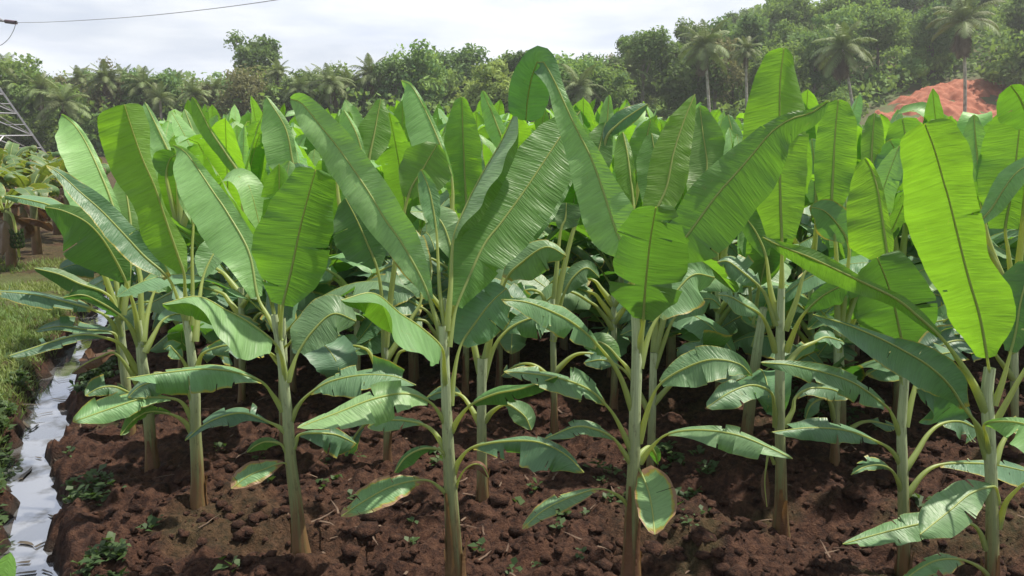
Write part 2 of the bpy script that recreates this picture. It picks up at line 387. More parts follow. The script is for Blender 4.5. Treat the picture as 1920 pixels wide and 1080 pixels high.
cl = nt.nodes.new('ShaderNodeMix'); cl.data_type = 'RGBA'; cl.inputs[7].default_value = (9.3, 9.6, 10.0, 1)   # bright thin cloud in the units of the sky
cc = nt.nodes.new('ShaderNodeMix'); cc.data_type = 'RGBA'; cc.inputs[6].default_value = (6.7, 7.3, 8.7, 1); cc.inputs[7].default_value = (8.6, 8.9, 9.4, 1)
nz2 = nt.nodes.new('ShaderNodeTexNoise'); nz2.inputs['Scale'].default_value = 3.2; nz2.inputs['Detail'].default_value = 5
mr2 = nt.nodes.new('ShaderNodeMapRange'); mr2.inputs[1].default_value = .35; mr2.inputs[2].default_value = .65
L_ = nt.links.new
L_(tc.outputs['Generated'], mp.inputs[0]); L_(mp.outputs[0], nz.inputs['Vector']); L_(mp.outputs[0], nz2.inputs['Vector'])
L_(nz.outputs[0], mr.inputs[0]); L_(nz2.outputs[0], mr2.inputs[0]); L_(mr2.outputs[0], cc.inputs[0])
L_(mr.outputs[0], cl.inputs[0]); L_(sky.outputs[0], cl.inputs[6]); L_(cc.outputs[2], cl.inputs[7])
# cloud is shaped brighter ahead, dimmer overhead and behind, to deepen ground shade
sx = nt.nodes.new('ShaderNodeSeparateXYZ'); L_(tc.outputs['Generated'], sx.inputs[0])
fa = nt.nodes.new('ShaderNodeMapRange'); fa.interpolation_type = 'SMOOTHSTEP'; L_(sx.outputs[1], fa.inputs[0])
for i_, v_ in ((1, -.5), (2, .75), (3, .60), (4, .95)): fa.inputs[i_].default_value = v_
fz = nt.nodes.new('ShaderNodeVectorMath'); fz.operation = 'SCALE'; L_(cl.outputs[2], fz.inputs[0]); L_(fa.outputs[0], fz.inputs['Scale'])
L_(fz.outputs[0], bg.inputs[0]); bg.inputs[1].default_value = .09; L_(bg.outputs[0], wo.inputs[0])
vs = scene.view_settings; scene.display_settings.display_device = 'sRGB'
vs.view_transform = 'Standard'; vs.look = 'None'; vs.exposure = 0.55; vs.gamma = 1; vs.use_curve_mapping = False
cy = scene.cycles
cy.max_bounces = 6; cy.diffuse_bounces = 3; cy.glossy_bounces = 2; cy.transmission_bounces = 4; cy.volume_bounces = 0; cy.transparent_max_bounces = 6
cy.use_denoising = True; cy.caustics_reflective = False; cy.caustics_refractive = False

# ------------------------------------------------------------------ terrain
DY = np.array([1, 3, 5.13, 7.3, 9.9, 12.9, 17, 23, 40, 80.]); DX = np.array([-1.36, -2.32, -3.46, -4.76, -5.90, -7.02, -8.4, -10.6, -17, -34.])
def ditch_x(y): return np.interp(y, DY, DX)
def hill_z(x, y):
    A = np.interp(x, [-200, -26, 0, 20, 45, 90, 300], [0, 0, 2.0, 6.0, 24, 32, 36])
    t = np.clip((y-74)/60, 0, 1.6); return A*np.where(t < .6, t, .6+.05*(t-.6))*sstep(y, 72, 80)
def soil_z(x, y, fine=True):
    x = np.asarray(x, float); y = np.asarray(y, float)
    d = x-ditch_x(y)+.10
    z = .05*fbm(x*.7, y*.7, 3, 3)
    if fine:
        near = np.clip(1.25-y/22, .25, 1)
        lump = vnoise(x*5.5+2*fbm(x*2, y*2, 31, 2), y*5.5, 21)
        z = z+near*(.13*(lump**1.5-.3)+.11*np.abs(fbm(x*9, y*9, 22, 4))+.03*np.abs(fbm(x*26, y*26, 23, 3)))
    # shallow drain running between the planted ridges, lower right
    dr = np.abs((x-.95)*.62+(y-4.9)*.78+.10*fbm(x*1.2, y*1.2, 41, 2)); z = z-.20*np.exp(-(dr/.30)**2)*sstep(x, .2, 1.2)
    dr2 = np.abs((x-.5)*.62+(y-7.0)*.78+.2*fbm(x*1.2, y*1.2, 42, 2)); z = z-.16*np.exp(-(dr2/.35)**2)*sstep(x, -.4, .6)
    wob = .20*fbm(x*2.1, y*2.1, 51, 3)+.16*fbm(x*6, y*6, 52, 3)
    prof_ = 1-sstep(np.abs(d+wob), .11, .42)
    z = z*(1-.45*prof_)-.38*prof_*(1-.22*sstep(fbm(x*2.6, y*2.0, 55, 3), .15, .5))
    left = sstep(-d, .45, 1.1); z = z*(1-.5*left)+left*(.10+.05*fbm(x*1.5, y*1.5, 61, 3))
    return z
nr, nc = 560, 500
ys = 1.6*(80/1.6)**np.linspace(0, 1, nr); q = np.linspace(-1, 1, nc)
Y = np.repeat(ys[:, None], nc, 1); X = q[None]*(0.80*Y+1.6)
X = X+.3*(X[:, 1:2]-X[:, :1])*rng.uniform(-1, 1, X.shape); Z = soil_z(X, Y)
d = X-ditch_x(Y)
grassm = sstep(-d, .35, .7)*(1-.75*sstep(Y, 13.5, 17))+.55*sstep(fbm(X*.9, Y*.9, 77, 3), .12, .4)*sstep(d, .3, .6)*np.exp(-np.abs(d)/1.0)
grassm = np.maximum(grassm, .75*sstep(fbm(X*1.1+9, Y*1.1, 78, 4), .18, .42)*sstep(X, .5, 1.5)*.3)
wet = sstep(-Z, .10, .24)*(1-sstep(np.abs(d), .55, .9))
g = Geo(); idx = np.arange(nr*nc).reshape(nr, nc)
Fq = np.stack([idx[:-1, :-1], idx[:-1, 1:], idx[1:, 1:], idx[1:, :-1]], -1).reshape(-1, 4)
g.add(np.stack([X, Y, Z], -1).reshape(-1, 3), Fq, None, np.stack([grassm, wet, 0*Z, 0*Z], -1).reshape(-1, 4))
tag(link('field_soil', g.mesh('field_soil', M['soil'])), 'dark red brown tilled soil of the banana field with clods and a ditch', None, None, 'structure')
# ground out to the horizon, under everything else
g = Geo(); g.add([[-2500, -60, -.9], [2500, -60, -.9], [2500, 2800, -.9], [-2500, 2800, -.9]], [[0, 1, 2, 3]])
tag(link('ground', g.mesh('ground', M['terrain'])), 'flat ground running to the horizon', None, None, 'structure')
# wooded hill behind the field
xs = np.linspace(-190, 230, 150); yy = np.linspace(76, 330, 90); X, Y = np.meshgrid(xs, yy)
Z = hill_z(X, Y)+.5*fbm(X*.08, Y*.08, 90, 3)*sstep(Y, 84, 110)-.25*(1-sstep(Y, 76, 80))
g = Geo(); idx = np.arange(X.size).reshape(X.shape); Fq = np.stack([idx[:-1, :-1], idx[:-1, 1:], idx[1:, 1:], idx[1:, :-1]], -1).reshape(-1, 4)
g.add(np.stack([X, Y, Z], -1).reshape(-1, 3), Fq)
tag(link('hill', g.mesh('hill', M['terrain'])), 'low wooded hill rising to the right behind the field', None, None, 'structure')
# freshly cut red earth slope at the foot of the hill
def slope_xy(u, v, Y): p = at(u, v, Y); return p[0]
nU, nV = 160, 110
SL = np.zeros((nV, nU, 3))
for i, t in enumerate(np.linspace(0, 1, nV)):
    y = 76.5+17*t
    x0 = np.interp(t, [0, .35, .7, 1], [32.0, 36.0, 41.0, 53.0]); x1 = np.interp(t, [0, .4, .7, 1], [66, 60.5, 58, 56.0])
    x = np.linspace(x0, x1, nU)+.5*fbm(np.linspace(0, 6, nU), np.full(nU, t*9), 5, 3)
    z = hill_z(x, np.full(nU, y))+.5+1.1*fbm(x*.30, np.full(nU, y)*.6, 6, 5)*(.3+t)-1.0*np.abs(fbm(x*.8+.2*y, np.full(nU, y)*.12, 16, 4))
    SL[i] = np.stack([x, np.full(nU, y), z], -1)
g = Geo(); idx = np.arange(nU*nV).reshape(nV, nU); Fq = np.stack([idx[:-1, :-1], idx[:-1, 1:], idx[1:, 1:], idx[1:, :-1]], -1).reshape(-1, 4)
g.add(SL.reshape(-1, 3), Fq)
tag(link('earth_slope', g.mesh('earth_slope', M['redslope'])), 'bare orange red slope of cut earth below the trees', None, None, 'structure')
# ditch water
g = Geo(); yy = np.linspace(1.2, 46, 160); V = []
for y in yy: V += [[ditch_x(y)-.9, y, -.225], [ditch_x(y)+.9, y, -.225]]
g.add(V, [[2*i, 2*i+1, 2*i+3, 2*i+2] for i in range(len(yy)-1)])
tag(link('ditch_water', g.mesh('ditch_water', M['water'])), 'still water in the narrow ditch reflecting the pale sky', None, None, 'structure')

# ------------------------------------------------------------------ loose clods, litter, grass, weeds: nobody could count them
def clod_geo(n, region, smin, smax, seed):
    r = np.random.default_rng(seed); g = Geo()
    base = np.array([[1, 0, 0], [-1, 0, 0], [0, 1, 0], [0, -1, 0], [0, 0, 1], [0, 0, -1],
                     [.6, .6, .55], [-.6, .6, .55], [-.6, -.6, .55], [.6, -.6, .55]], float)
    # octahedron with the upper corners pushed out: small angular lumps
    tri = np.array([[4, 6, 7], [4, 7, 8], [4, 8, 9], [4, 9, 6], [0, 2, 6], [2, 1, 7], [1, 3, 8], [3, 0, 9], [2, 7, 6], [1, 8, 7], [3, 9, 8], [0, 6, 9],
                    [2, 0, 5], [1, 2, 5], [3, 1, 5], [0, 3, 5]])
    xy = region(r, n); n = len(xy)
    s = smin*(smax/smin)**(r.uniform(0, 1, n)**3.2)
    a = r.uniform(0, 6.28, n); V = base[None]*r.uniform(.55, 1.25, (n, 10, 3))*s[:, None, None]
    V[..., 2] *= .75
    c, sn = np.cos(a)[:, None], np.sin(a)[:, None]
    x = V[..., 0]*c-V[..., 1]*sn; y = V[..., 0]*sn+V[..., 1]*c
    z = V[..., 2]+(soil_z(xy[:, 0], xy[:, 1])+s*.15)[:, None]
    V = np.stack([x+xy[:, :1], y+xy[:, 1:], z], -1)
    g.add(V.reshape(-1, 3), (tri[None]+10*np.arange(n)[:, None, None]).reshape(-1, 3))
    return g
def reg_field(y0, y1, pw=1.0):
    def f(r, n):
        y = y0*(y1/y0)**r.uniform(0, 1, n)**pw; x = r.uniform(-1, 1, n)*(.74*y+.6)
        k = (x-ditch_x(y) > .45); return np.stack([x, y], 1)[k]
    return f
g = clod_geo(14000, reg_field(3.2, 14), .007, .06, 3); g.merge(clod_geo(950, reg_field(3.2, 12), .045, .13, 9))
tag(link('soil_clods', g.mesh('soil_clods', M['soil'])), 'loose crumbly clods of red brown soil between the stems', None, None, 'stuff')

def strips(n, region, L, W, seed, flat=True, zoff=.02, up=(0, .5)):
    """bent narrow strips: straw, sheath scraps, grass blades"""
    r = np.random.default_rng(seed); xy = region(r, n); n = len(xy)
    l = r.uniform(L[0], L[1], n); w = r.uniform(W[0], W[1], n); a = r.uniform(0, 6.28, n); e = r.uniform(up[0], up[1], n)
    z0 = soil_z(xy[:, 0], xy[:, 1])+zoff
    V = np.zeros((n, 8, 3)); dirx, diry = np.cos(a), np.sin(a)
    bend = r.uniform(-.9, .2, n) if not flat else r.uniform(-.5, .5, n)
    p = np.stack([xy[:, 0], xy[:, 1], z0], -1); el = e.copy(); az = a.copy()
    for k in range(4):
        ww = w*[1, .95, .7, .12][k]
        side = np.stack([-np.sin(az), np.cos(az), 0*az], -1)
        V[:, 2*k] = p-side*ww[:, None]; V[:, 2*k+1] = p+side*ww[:, None]
        st = np.stack([np.cos(az)*np.cos(el), np.sin(az)*np.cos(el), np.sin(el)], -1)
        p = p+st*(l/3)[:, None]; el = el+bend*(.55 if not flat else .12); az = az+r.uniform(-.3, .3, n)
    f = np.array([[0, 1, 3, 2], [2, 3, 5, 4], [4, 5, 7, 6]])
    g = Geo(); g.add(V.reshape(-1, 3), (f[None]+8*np.arange(n)[:, None, None]).reshape(-1, 4)); return g
g = strips(420, reg_field(3.2, 12), (.04, .26), (.0025, .012), 5, True, .025, (-.05, .28))
tag(link('dry_litter', g.mesh('dry_litter', M['litter'])), 'scattered dry straw and sheath scraps lying on the soil', None, None, 'stuff')
def reg_bank(r, n):
    y = r.uniform(4.2, 17, n)**1.0; x = ditch_x(y)-.34-np.abs(r.normal(0, 1, n))*(.5+.16*y)
    k = (fbm(x*1.1, y*1.1, 99, 3)+.28-sstep(y, 11, 15)*.35 > 0); return np.stack([x, y], 1)[k]
g = strips(42000, reg_bank, (.05, .17), (.003, .007), 6, False, -.01, (.7, 1.5))
tag(link('bank_grass', g.mesh('bank_grass', M['grass'])), 'short green and yellowing grass on the far bank of the ditch', None, None, 'stuff')

def reg_ditch(r, n):
    y = r.uniform(3.6, 14, n); return np.stack([ditch_x(y)-.1+r.uniform(-.42, .42, n), y], 1)
r_ = np.random.default_rng(14); xy_ = reg_ditch(r_, 70); gd = strips(70, lambda r, n: xy_, (.05, .3), (.004, .022), 15, True, 0, (-.05, .12))
for V_ in gd.V: V_[:, 2] = np.maximum(V_[:, 2], -.212)
tag(link('ditch_debris', gd.mesh('ditch_debris', M['mud'])), 'dark leaf scraps and twigs floating in the ditch', None, None, 'stuff')
def weed_geo(xy, size, seed, nl=(6, 12)):
    """low rosettes of small oval leaves"""
    r = np.random.default_rng(seed); V = []; Fc = []; k = 0
    z0 = soil_z(xy[:, 0], xy[:, 1])
    for (x, y), z in zip(xy, z0):
        s = size*r.uniform(.5, 1.4)
        for _ in range(r.integers(*nl)):
            a = r.uniform(0, 6.28); e = r.uniform(.1, 1.1); l = s*r.uniform(.5, 1.1); w = l*r.uniform(.22, .4)
            h = np.array([math.cos(a)*math.cos(e), math.sin(a)*math.cos(e), math.sin(e)]); sd_ = np.array([-math.sin(a), math.cos(a), 0])
            b = np.array([x, y, z+r.uniform(0, s*.7)])+np.array([r.normal(0, s*.3), r.normal(0, s*.3), 0])
            V += [b, b+h*l*.5+sd_*w, b+h*l+np.array([0, 0, -.25*l]), b+h*l*.5-sd_*w]; Fc.append([k, k+1, k+2, k+3]); k += 4
    g = Geo(); g.add(V, Fc); return g
def reg_weeds(r):
    out = []
    y = r.uniform(4.3, 9.5, 1200); x = ditch_x(y)-.34-np.abs(r.normal(0, .6, 1200)); out.append(np.stack([x, y], 1)[fbm(x*1.3, y*1.3, 12, 2) > -.12])
    y = r.uniform(4.5, 10, 420); x = ditch_x(y)+r.uniform(.28, .62, 420); out.append(np.stack([x, y], 1)[fbm(x*1.2, y*1.2, 13, 2) > .12])
    y = r.uniform(4.2, 9, 1000); x = r.uniform(.3, 5, 1000); out.append(np.stack([x, y], 1)[fbm(x*.9+4, y*.9, 14, 3) > .30])
    y = r.uniform(4.4, 7, 24); x = r.uniform(-3, .5, 24); out.append(np.stack([x, y], 1)[x-ditch_x(y) > .5])
    return np.concatenate(out)
g = weed_geo(reg_weeds(np.random.default_rng(4)), .085, 8)
tag(link('low_weeds', g.mesh('low_weeds', M['weed'])), 'low green weeds along the ditch edge and in the furrows', None, None, 'stuff')
# ------------------------------------------------------------------ banana plants traced one by one
def rib_tube(g, P, r0, r1, pet_n, N=None, mat=0, k=7, thin_tip=.0035):
    n = len(P); rad = np.concatenate([np.linspace(r0, r1, pet_n), r1+(thin_tip-r1)*np.linspace(0, 1, n-pet_n)**.8]) if pet_n else np.linspace(r1, thin_tip, n)
    tube(g, P, rad, k, (0.3, 0, 0), mat); return g
LEAFMATS = {}
def pts(s): return [tuple(float(c) for c in p.split(',')) for p in s.split()]
def age_ok(a): return not np.ndim(a) and a > .5
class Plant:
    def __init__(s, label, stem, rad, D=None, top=.95, group='banana plants in the front rows', name='banana_plant'):
        P = pts(stem); s.D = on_ground(*P[0], -.02)[1] if D is None else D
        s.k = s.D/F
        s.base = at(*P[0], s.D); s.base[2] = soil_z(s.base[0], s.base[1], False)-.04
        s.root = tag(link(name, None, None, tuple(s.base)), label, 'banana plant', group)
        W = np.array([at(u, v, s.D+.0*i) for i, (u, v) in enumerate(P)]); W[0] = s.base
        W = spline(W, 22); rr = np.interp(np.linspace(0, 1, 22), np.linspace(0, 1, len(rad)), np.array(rad)*s.k*.60)
        rr = rr*(1+.05*fbm(np.linspace(0, 5, 22), np.full(22, s.D), 3, 2)); rr[:4] *= [1.42, 1.26, 1.13, 1.05]
        g = Geo(); tube(g, W-s.base, rr, 18, None, 0)
        # leaf sheaths wrap the stem: gentle ridges that wind upwards
        Vv = g.V[0].reshape(22, 18, 3); cc_ = (W-s.base)[:, None]; th = np.linspace(0, 2*np.pi, 18, endpoint=False)[None]; zz_ = np.arange(22)[:, None]
        Vv[:] = cc_+(Vv-cc_)*(1+.07*np.cos(2*th+.16*zz_+s.base[0])+.05*np.cos(5*th-.1*zz_))[..., None]
        link('pseudostem', g.mesh('pseudostem', M['stem']), s.root); s.nl = 0
        r = np.random.default_rng(int(abs(s.base[0])*1000))
        for q in range(r.integers(2, 5)):       # dry outer sheaths peeling at the foot
            a0 = r.uniform(0, 6.28); i1 = int(r.integers(4, 10)); nn = 9; P_ = spline((W-s.base)[:i1+1], nn); rad_ = np.interp(np.linspace(0, i1, nn), np.arange(22), rr)
            wv = np.linspace(-.75, .75, 6)*r.uniform(.5, 1); fl = 1.07+.9*np.linspace(0, 1, nn)**4*r.uniform(.1, 1.0)
            V_ = np.zeros((nn, 6, 3)); taper = 1-.75*np.linspace(0, 1, nn)**2
            for i in range(nn):
                an = a0+wv*taper[i]; V_[i] = P_[i]+np.stack([np.cos(an), np.sin(an), 0*an], 1)*rad_[i]*fl[i]+np.array([0, 0, .01*r.normal()])
            gs_ = Geo(); ix = np.arange(nn*6).reshape(nn, 6); gs_.add(V_.reshape(-1, 3), np.stack([ix[:-1, :-1], ix[:-1, 1:], ix[1:, 1:], ix[1:, :-1]], -1).reshape(-1, 4), np.stack(np.broadcast_arrays(np.linspace(0, .4, nn)[:, None], wv[None]), -1).reshape(-1, 2), (.6, 0, r.uniform(), .5))
            link('dry_sheath', gs_.mesh('dry_sheath', M['dry']), s.root)
    def leaf(s, side, path, wl, wr, dz=0.0, roll=0.0, fold=0.0, age=.5, brown=0.0, tears=0, aL=None, aR=None, curl=0.0, ripple=.015, rib=(11, 6), mat='leaf', label=None, d0=0.0, n=None):
        pet, bl = (path.split('|')+[''])[:2] if '|' in path else ('', path)
        pp, bp = pts(pet) if pet.strip() else [], pts(bl)
        allp = np.array(pp+bp)
        fine = spline(allp, 160)
        # where the blade starts along the resampled path
        i0 = int(np.argmin(np.linalg.norm(fine-np.array(bp[0]), axis=1))) if pp else 0
        L = np.concatenate([[0], np.cumsum(np.linalg.norm(np.diff(fine, axis=0), axis=1))]); t = L/L[-1]
        Wp = np.array([at(u, v, s.D+d0+dz*tt**1.25) for (u, v), tt in zip(fine, t)])-s.base
        px = L[-1]-L[i0]; n = n or int(np.clip(px/5.0, 20, 64))
        B = spline(Wp[i0:], n)
        T = nrm(np.gradient(B, axis=0)); Vw = nrm(CAM-s.base-B)
        S = nrm(np.cross(T, Vw))
        for i in range(1, n):
            if S[i]@S[i-1] < 0: S[i] *= -1
        # smooth the frame a little
        for _ in range(3): S[1:-1] = nrm(S[:-2]+2*S[1:-1]+S[2:])
        N = nrm(np.cross(S, T))
        tt = np.linspace(0, 1, n); dep = np.interp(tt, np.linspace(0, 1, 160-i0), (s.D+d0+dz*t[i0:]**1.25))/F
        low = -1 if S[n//2][2] > 0 else 1          # +1: the right half is the lower one in the picture
        sg = 1 if side == 't' else -1
        AR = R(-low*sg*roll+fold) if aR is None else R(aR); AL = R(low*sg*roll+fold) if aL is None else R(aL)
        def width(w, a): return prof(w, tt)*(1.22 if roll >= 30 else 1.0)*dep/max(abs(math.cos(a)), .30)
        if side == 'u' and not np.ndim(age): age = age**.7
        if side == 't' and not np.ndim(age) and age > .55 and brown == 0 and mat == 'leaf': brown = .10+.2*((s.nl*37) % 10)/10
        if age_ok(age) and tears < 3: tears += 2
        if roll >= 30: tears += 5
        gB = Geo(); s.nl += 1
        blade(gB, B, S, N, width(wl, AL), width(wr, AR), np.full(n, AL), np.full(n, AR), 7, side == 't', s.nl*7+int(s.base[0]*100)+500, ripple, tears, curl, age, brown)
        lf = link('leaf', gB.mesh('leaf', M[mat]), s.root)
        if label: lf['label'] = label
        gR = Geo(); q = spline(Wp, 40); pn = max(2, int(40*L[i0]/L[-1]))
        rib_tube(gR, q, rib[0]*s.k*.66, rib[1]*s.k*.46, pn)
        link('midrib', gR.mesh('midrib', M['rib']), lf)
        return lf
def gv(D): return 540-F*math.tan(math.atan2(-CAMH, D)+PITCH)     # picture row of the ground at distance D

YB = 'lowest leaf with yellow and straw coloured scorched edges'
# --- front row, left of centre
p = Plant('slender banana plant with a yellow edged lowest leaf, left in the front row', '565,1048 556,950 545,860 538,760 524,650 514,590', [27, 21, 18, 17, 14, 11])
p.leaf('t', '526,640 502,592 | 483,555 467,473 427,400 400,360 352,290 325,272', [12, 45, 62, 60, 54, 40, 4], [8, 25, 20, 18, 15, 10, 2], .72, 0, -8, .12, rib=(10, 6))
p.leaf('u', '522,660 526,610 | 530,573 547,503 563,427 580,360 592,318', [22, 62, 80, 78, 66, 50, 34], [18, 55, 68, 70, 62, 52, 40], -.12, 0, 8, .35, tears=3)
p.leaf('u', '536,720 528,670 | 512,640 470,607 425,582 370,556 305,570', [6, 18, 26, 36, 42, 34, 10], [20, 42, 50, 40, 22, 8, 3], -.45, 0, 0, .3, aL=25, aR=-118, tears=0)
p.leaf('t', '540,715 548,690 | 560,660 587,620 625,588 668,602', [14, 40, 48, 44, 30, 8], [12, 34, 45, 48, 40, 8], .25, 20, 12, .75, tears=5)
p.leaf('t', '530,770 512,742 | 490,716 440,698 380,692 300,700 238,709', [3, 18, 27, 28, 22, 3], [2, 7, 9, 8, 5, 1], -.45, 60, 10, .7, tears=3)
p.leaf('t', '545,790 560,760 | 582,737 620,715 680,703 740,706 780,722', [2, 8, 10, 10, 6, 2], [3, 18, 26, 28, 22, 3], .1, 60, 12, .8, tears=6)
p.leaf('t', '538,812 522,800 | 505,792 460,775 420,780 380,798 347,826', [3, 10, 18, 18, 14, 3], [2, 8, 12, 10, 6, 2], -.25, 55, 15, .95, tears=6)
p.leaf('t', '550,840 556,825 | 562,815 590,812 630,815 668,832', [2, 6, 8, 6, 2], [4, 22, 32, 36, 8], .2, 40, 20, .9, tears=4)
p.leaf('u', '545,862 535,845 | 525,832 500,828 480,835 463,848', [3, 14, 18, 12, 3], [2, 6, 8, 6, 2], -.1, 30, 10, .8)
p.leaf('t', '552,890 545,880 | 531,868 495,880 465,893 434,916', [3, 16, 24, 20, 4], [3, 16, 26, 28, 6], -.22, 25, 5, .55, brown=.75, tears=2, rib=(7, 4), label=YB)
# --- second plant, beside the ditch
p = Plant('banana plant with one tall narrow backlit leaf, left of the front row', '372,958 370,880 366,800 365,720 356,640 348,600', [24, 20, 18, 17, 14, 11])
p.leaf('u', '352,600 347,550 | 345,513 333,477 310,410 290,350 268,300 250,250 233,196', [10, 42, 50, 44, 55, 62, 58, 46], [5, 22, 14, 6, 10, 20, 36, 34], -.25, 0, 10, .12, aR=35, rib=(10, 6))
p.leaf('t', '358,640 338,575 | 316,522 270,480 233,440 190,395 150,360 115,328 88,310', [8, 22, 27, 27, 24, 22, 14, 3], [6, 18, 24, 22, 22, 20, 12, 2], -.1, 20, -12, .85, rib=(10, 6))
p.leaf('t', '360,610 361,540 360,470 | 362,420 352,380 335,340', [3, 10, 14, 12, 3], [3, 10, 14, 10, 3], .3, 0, 0, .3, rib=(7, 5))
p.leaf('t', '366,640 374,560 | 381,520 393,490 410,460 425,440', [8, 26, 30, 24, 6], [6, 20, 28, 26, 6], .5, 10, -8, .55)
p.leaf('t', '368,700 375,672 | 385,660 420,648 455,650 484,660', [2, 4, 5, 4, 1], [2, 10, 14, 12, 2], -.1, 60, 10, .85, tears=4)
p.leaf('t', '360,720 350,690 | 340,672 325,655 318,648 308,655', [2, 10, 14, 12, 2], [2, 8, 9, 6, 2], -.1, 50, 10, .85)
p.leaf('t', '362,790 343,757 | 320,747 270,747 210,765 137,791', [4, 14, 20, 18, 3], [3, 10, 13, 12, 3], -.5, 50, 15, .45, brown=.2, tears=4)
p.leaf('u', '362,815 345,790 | 318,776 280,772 250,788 226,816', [2, 8, 10, 8, 2], [3, 8, 12, 10, 2], -.35, 45, 15, .55, tears=5)
p.leaf('t', '364,760 352,735 | 330,722 295,715 262,725 240,745', [4, 18, 24, 22, 4], [3, 12, 14, 10, 3], -.2, 45, 10, .8, tears=6)
# --- cluster at the ditch corner
p = Plant('bushy banana plant with several dark lower leaves, nearest the ditch water', '286,886 280,800 272,720 267,680 263,640 258,600', [20, 18, 17, 17, 14, 11])
p.leaf('u', '264,650 252,580 | 236,528 215,485 190,445 160,415 118,395 84,388', [10, 40, 62, 70, 62, 36, 10], [8, 22, 32, 34, 24, 14, 4], -.35, 0, 15, .72, tears=3)
p.leaf('t', '266,650 264,560 262,515 | 238,432 219,405 200,353 165,275 140,235 115,214', [10, 40, 48, 50, 48, 40, 8], [5, 10, 9, 8, 8, 6, 2], .65, 0, -10, .12)
p.leaf('t', '268,640 276,590 | 289,548 303,528 318,520 330,528', [10, 22, 22, 16, 4], [8, 18, 20, 16, 4], .4, 30, 5, .65)
p.leaf('t', '272,660 290,625 | 304,602 325,590 350,590 372,600', [6, 12, 14, 10, 3], [6, 18, 22, 18, 3], .4, 50, 10, .8)
p.leaf('u', '262,650 244,612 | 224,590 190,568 155,553 118,558', [10, 24, 26, 20, 5], [6, 12, 14, 10, 3], -.4, 20, 20, .9, tears=3)
p.leaf('t', '258,700 228,648 | 192,632 150,628 100,640 55,655 18,667', [3, 9, 12, 11, 9, 3], [2, 6, 8, 7, 5, 2], -.6, 62, 15, .95, tears=6)
p.leaf('t', '268,740 240,690 | 215,662 190,668 160,682 134,700', [3, 12, 14, 12, 4], [3, 10, 10, 8, 2], -.3, 40, 25, 1.0, tears=5, mat='dry', label='withered brown leaf hanging over the water')
p.leaf('t', '275,780 262,752 | 245,738 215,725 185,728 160,742', [3, 12, 14, 12, 3], [3, 10, 10, 8, 2], -.3, 50, 20, .8, tears=5)
p.leaf('t', '280,760 300,735 | 320,712 350,702 385,706', [2, 8, 10, 8, 2], [4, 14, 18, 16, 3], .1, 50, 15, .9, tears=4)
p = Plant('banana plant half hidden behind the bushy one, dark flat leaves reaching over the ditch', '246,822 238,740 232,680 228,640 226,600', [17, 15, 14, 13, 10])
p.leaf('u', '228,630 214,570 | 195,548 150,532 110,514 64,503', [6, 18, 22, 18, 4], [3, 8, 10, 8, 2], -.3, 0, 30, .95, aR=60, tears=2)
p.leaf('t', '228,650 206,600 | 172,580 110,563 60,552 -5,546', [6, 14, 17, 16, 8], [4, 12, 16, 13, 5], -.4, 45, 10, .95, tears=3)
p.leaf('t', '230,690 220,645 | 212,624 160,618 112,612 66,620', [3, 7, 9, 7, 2], [3, 7, 8, 7, 2], -.3, 65, 10, .95, tears=4)
p.leaf('t', '226,600 220,540 | 205,470 180,400 150,350 118,330', [8, 26, 34, 30, 8], [6, 20, 26, 20, 6], .5, 10, 0, .35)
p.leaf('t', '224,600 190,500 | 150,420 100,388 60,376 8,366', [4, 8, 9, 8, 3], [4, 12, 14, 12, 4], -.1, 55, 10, .8)
p.leaf('u', '230,590 240,520 | 246,440 240,380 230,330', [10, 26, 30, 24, 8], [10, 26, 30, 24, 8], .5, 0, 0, .3)
# --- centre left
p = Plant('tall banana plant with one brown edged lowest leaf and a withered grey leaf', '857,1125 850,1000 843,880 838,780 834,680 830,610', [34, 27, 22, 19, 17, 14])
p.leaf('t', '832,640 818,600 | 806,560 787,515 750,450 723,413 690,358 640,285 600,235 566,194 545,186', [8, 24, 32, 38, 40, 38, 34, 30, 16], [6, 22, 34, 38, 36, 34, 30, 24, 12], .42, 0, -12, .38, rib=(10, 6))
p.leaf('u', '842,650 850,600 | 856,575 875,530 907,460 940,417 983,358 1017,307 1053,253 1088,208', [14, 50, 66, 68, 62, 52, 44, 8], [10, 46, 62, 66, 66, 60, 46, 8], .85, 0, 10, .35, tears=3)
p.leaf('u', '838,620 845,540 | 850,450 872,390 905,325 940,265 962,218', [8, 26, 26, 22, 18, 5], [10, 36, 42, 40, 34, 10], .55, 0, 0, .25, aL=-105)
p.leaf('t', '838,640 826,560 822,500 | 818,430 806,360 790,318', [6, 20, 24, 20, 8], [4, 12, 16, 12, 4], .3, 0, -10, .6, rib=(8, 5))
p.leaf('t', '830,640 815,590 | 800,545 780,490 752,430 724,385', [10, 34, 42, 40, 14], [8, 26, 34, 28, 8], .45, 10, 10, .7, tears=2)
p.leaf('u', '836,740 833,690 | 828,652 790,615 750,588 700,550 640,563', [8, 22, 34, 46, 48, 34, 8], [18, 40, 44, 50, 46, 26, 6], -.55, 0, 0, .3, aL=28, aR=-115, tears=2)
p.leaf('t', '846,760 852,700 | 864,648 890,607 920,568 950,540', [14, 44, 52, 44, 20], [14, 46, 58, 52, 24], .3, 8, 15, .8, tears=5, rib=(10, 6))
p.leaf('t', '838,800 822,772 | 802,752 760,738 700,748 630,775 558,802', [6, 26, 34, 36, 26, 3], [3, 12, 14, 12, 6, 2], -.45, 50, 12, .5, tears=2)
p.leaf('u', '846,810 862,782 | 886,757 930,738 980,728 1044,706', [4, 12, 12, 8, 2], [8, 24, 28, 24, 5], -.3, 20, 10, .6, tears=3, aL=75)
p.leaf('t', '838,850 815,812 | 790,795 750,788 715,790 690,800', [3, 12, 16, 14, 3], [3, 8, 10, 8, 2], .2, 55, 15, .6, brown=.25, tears=4)
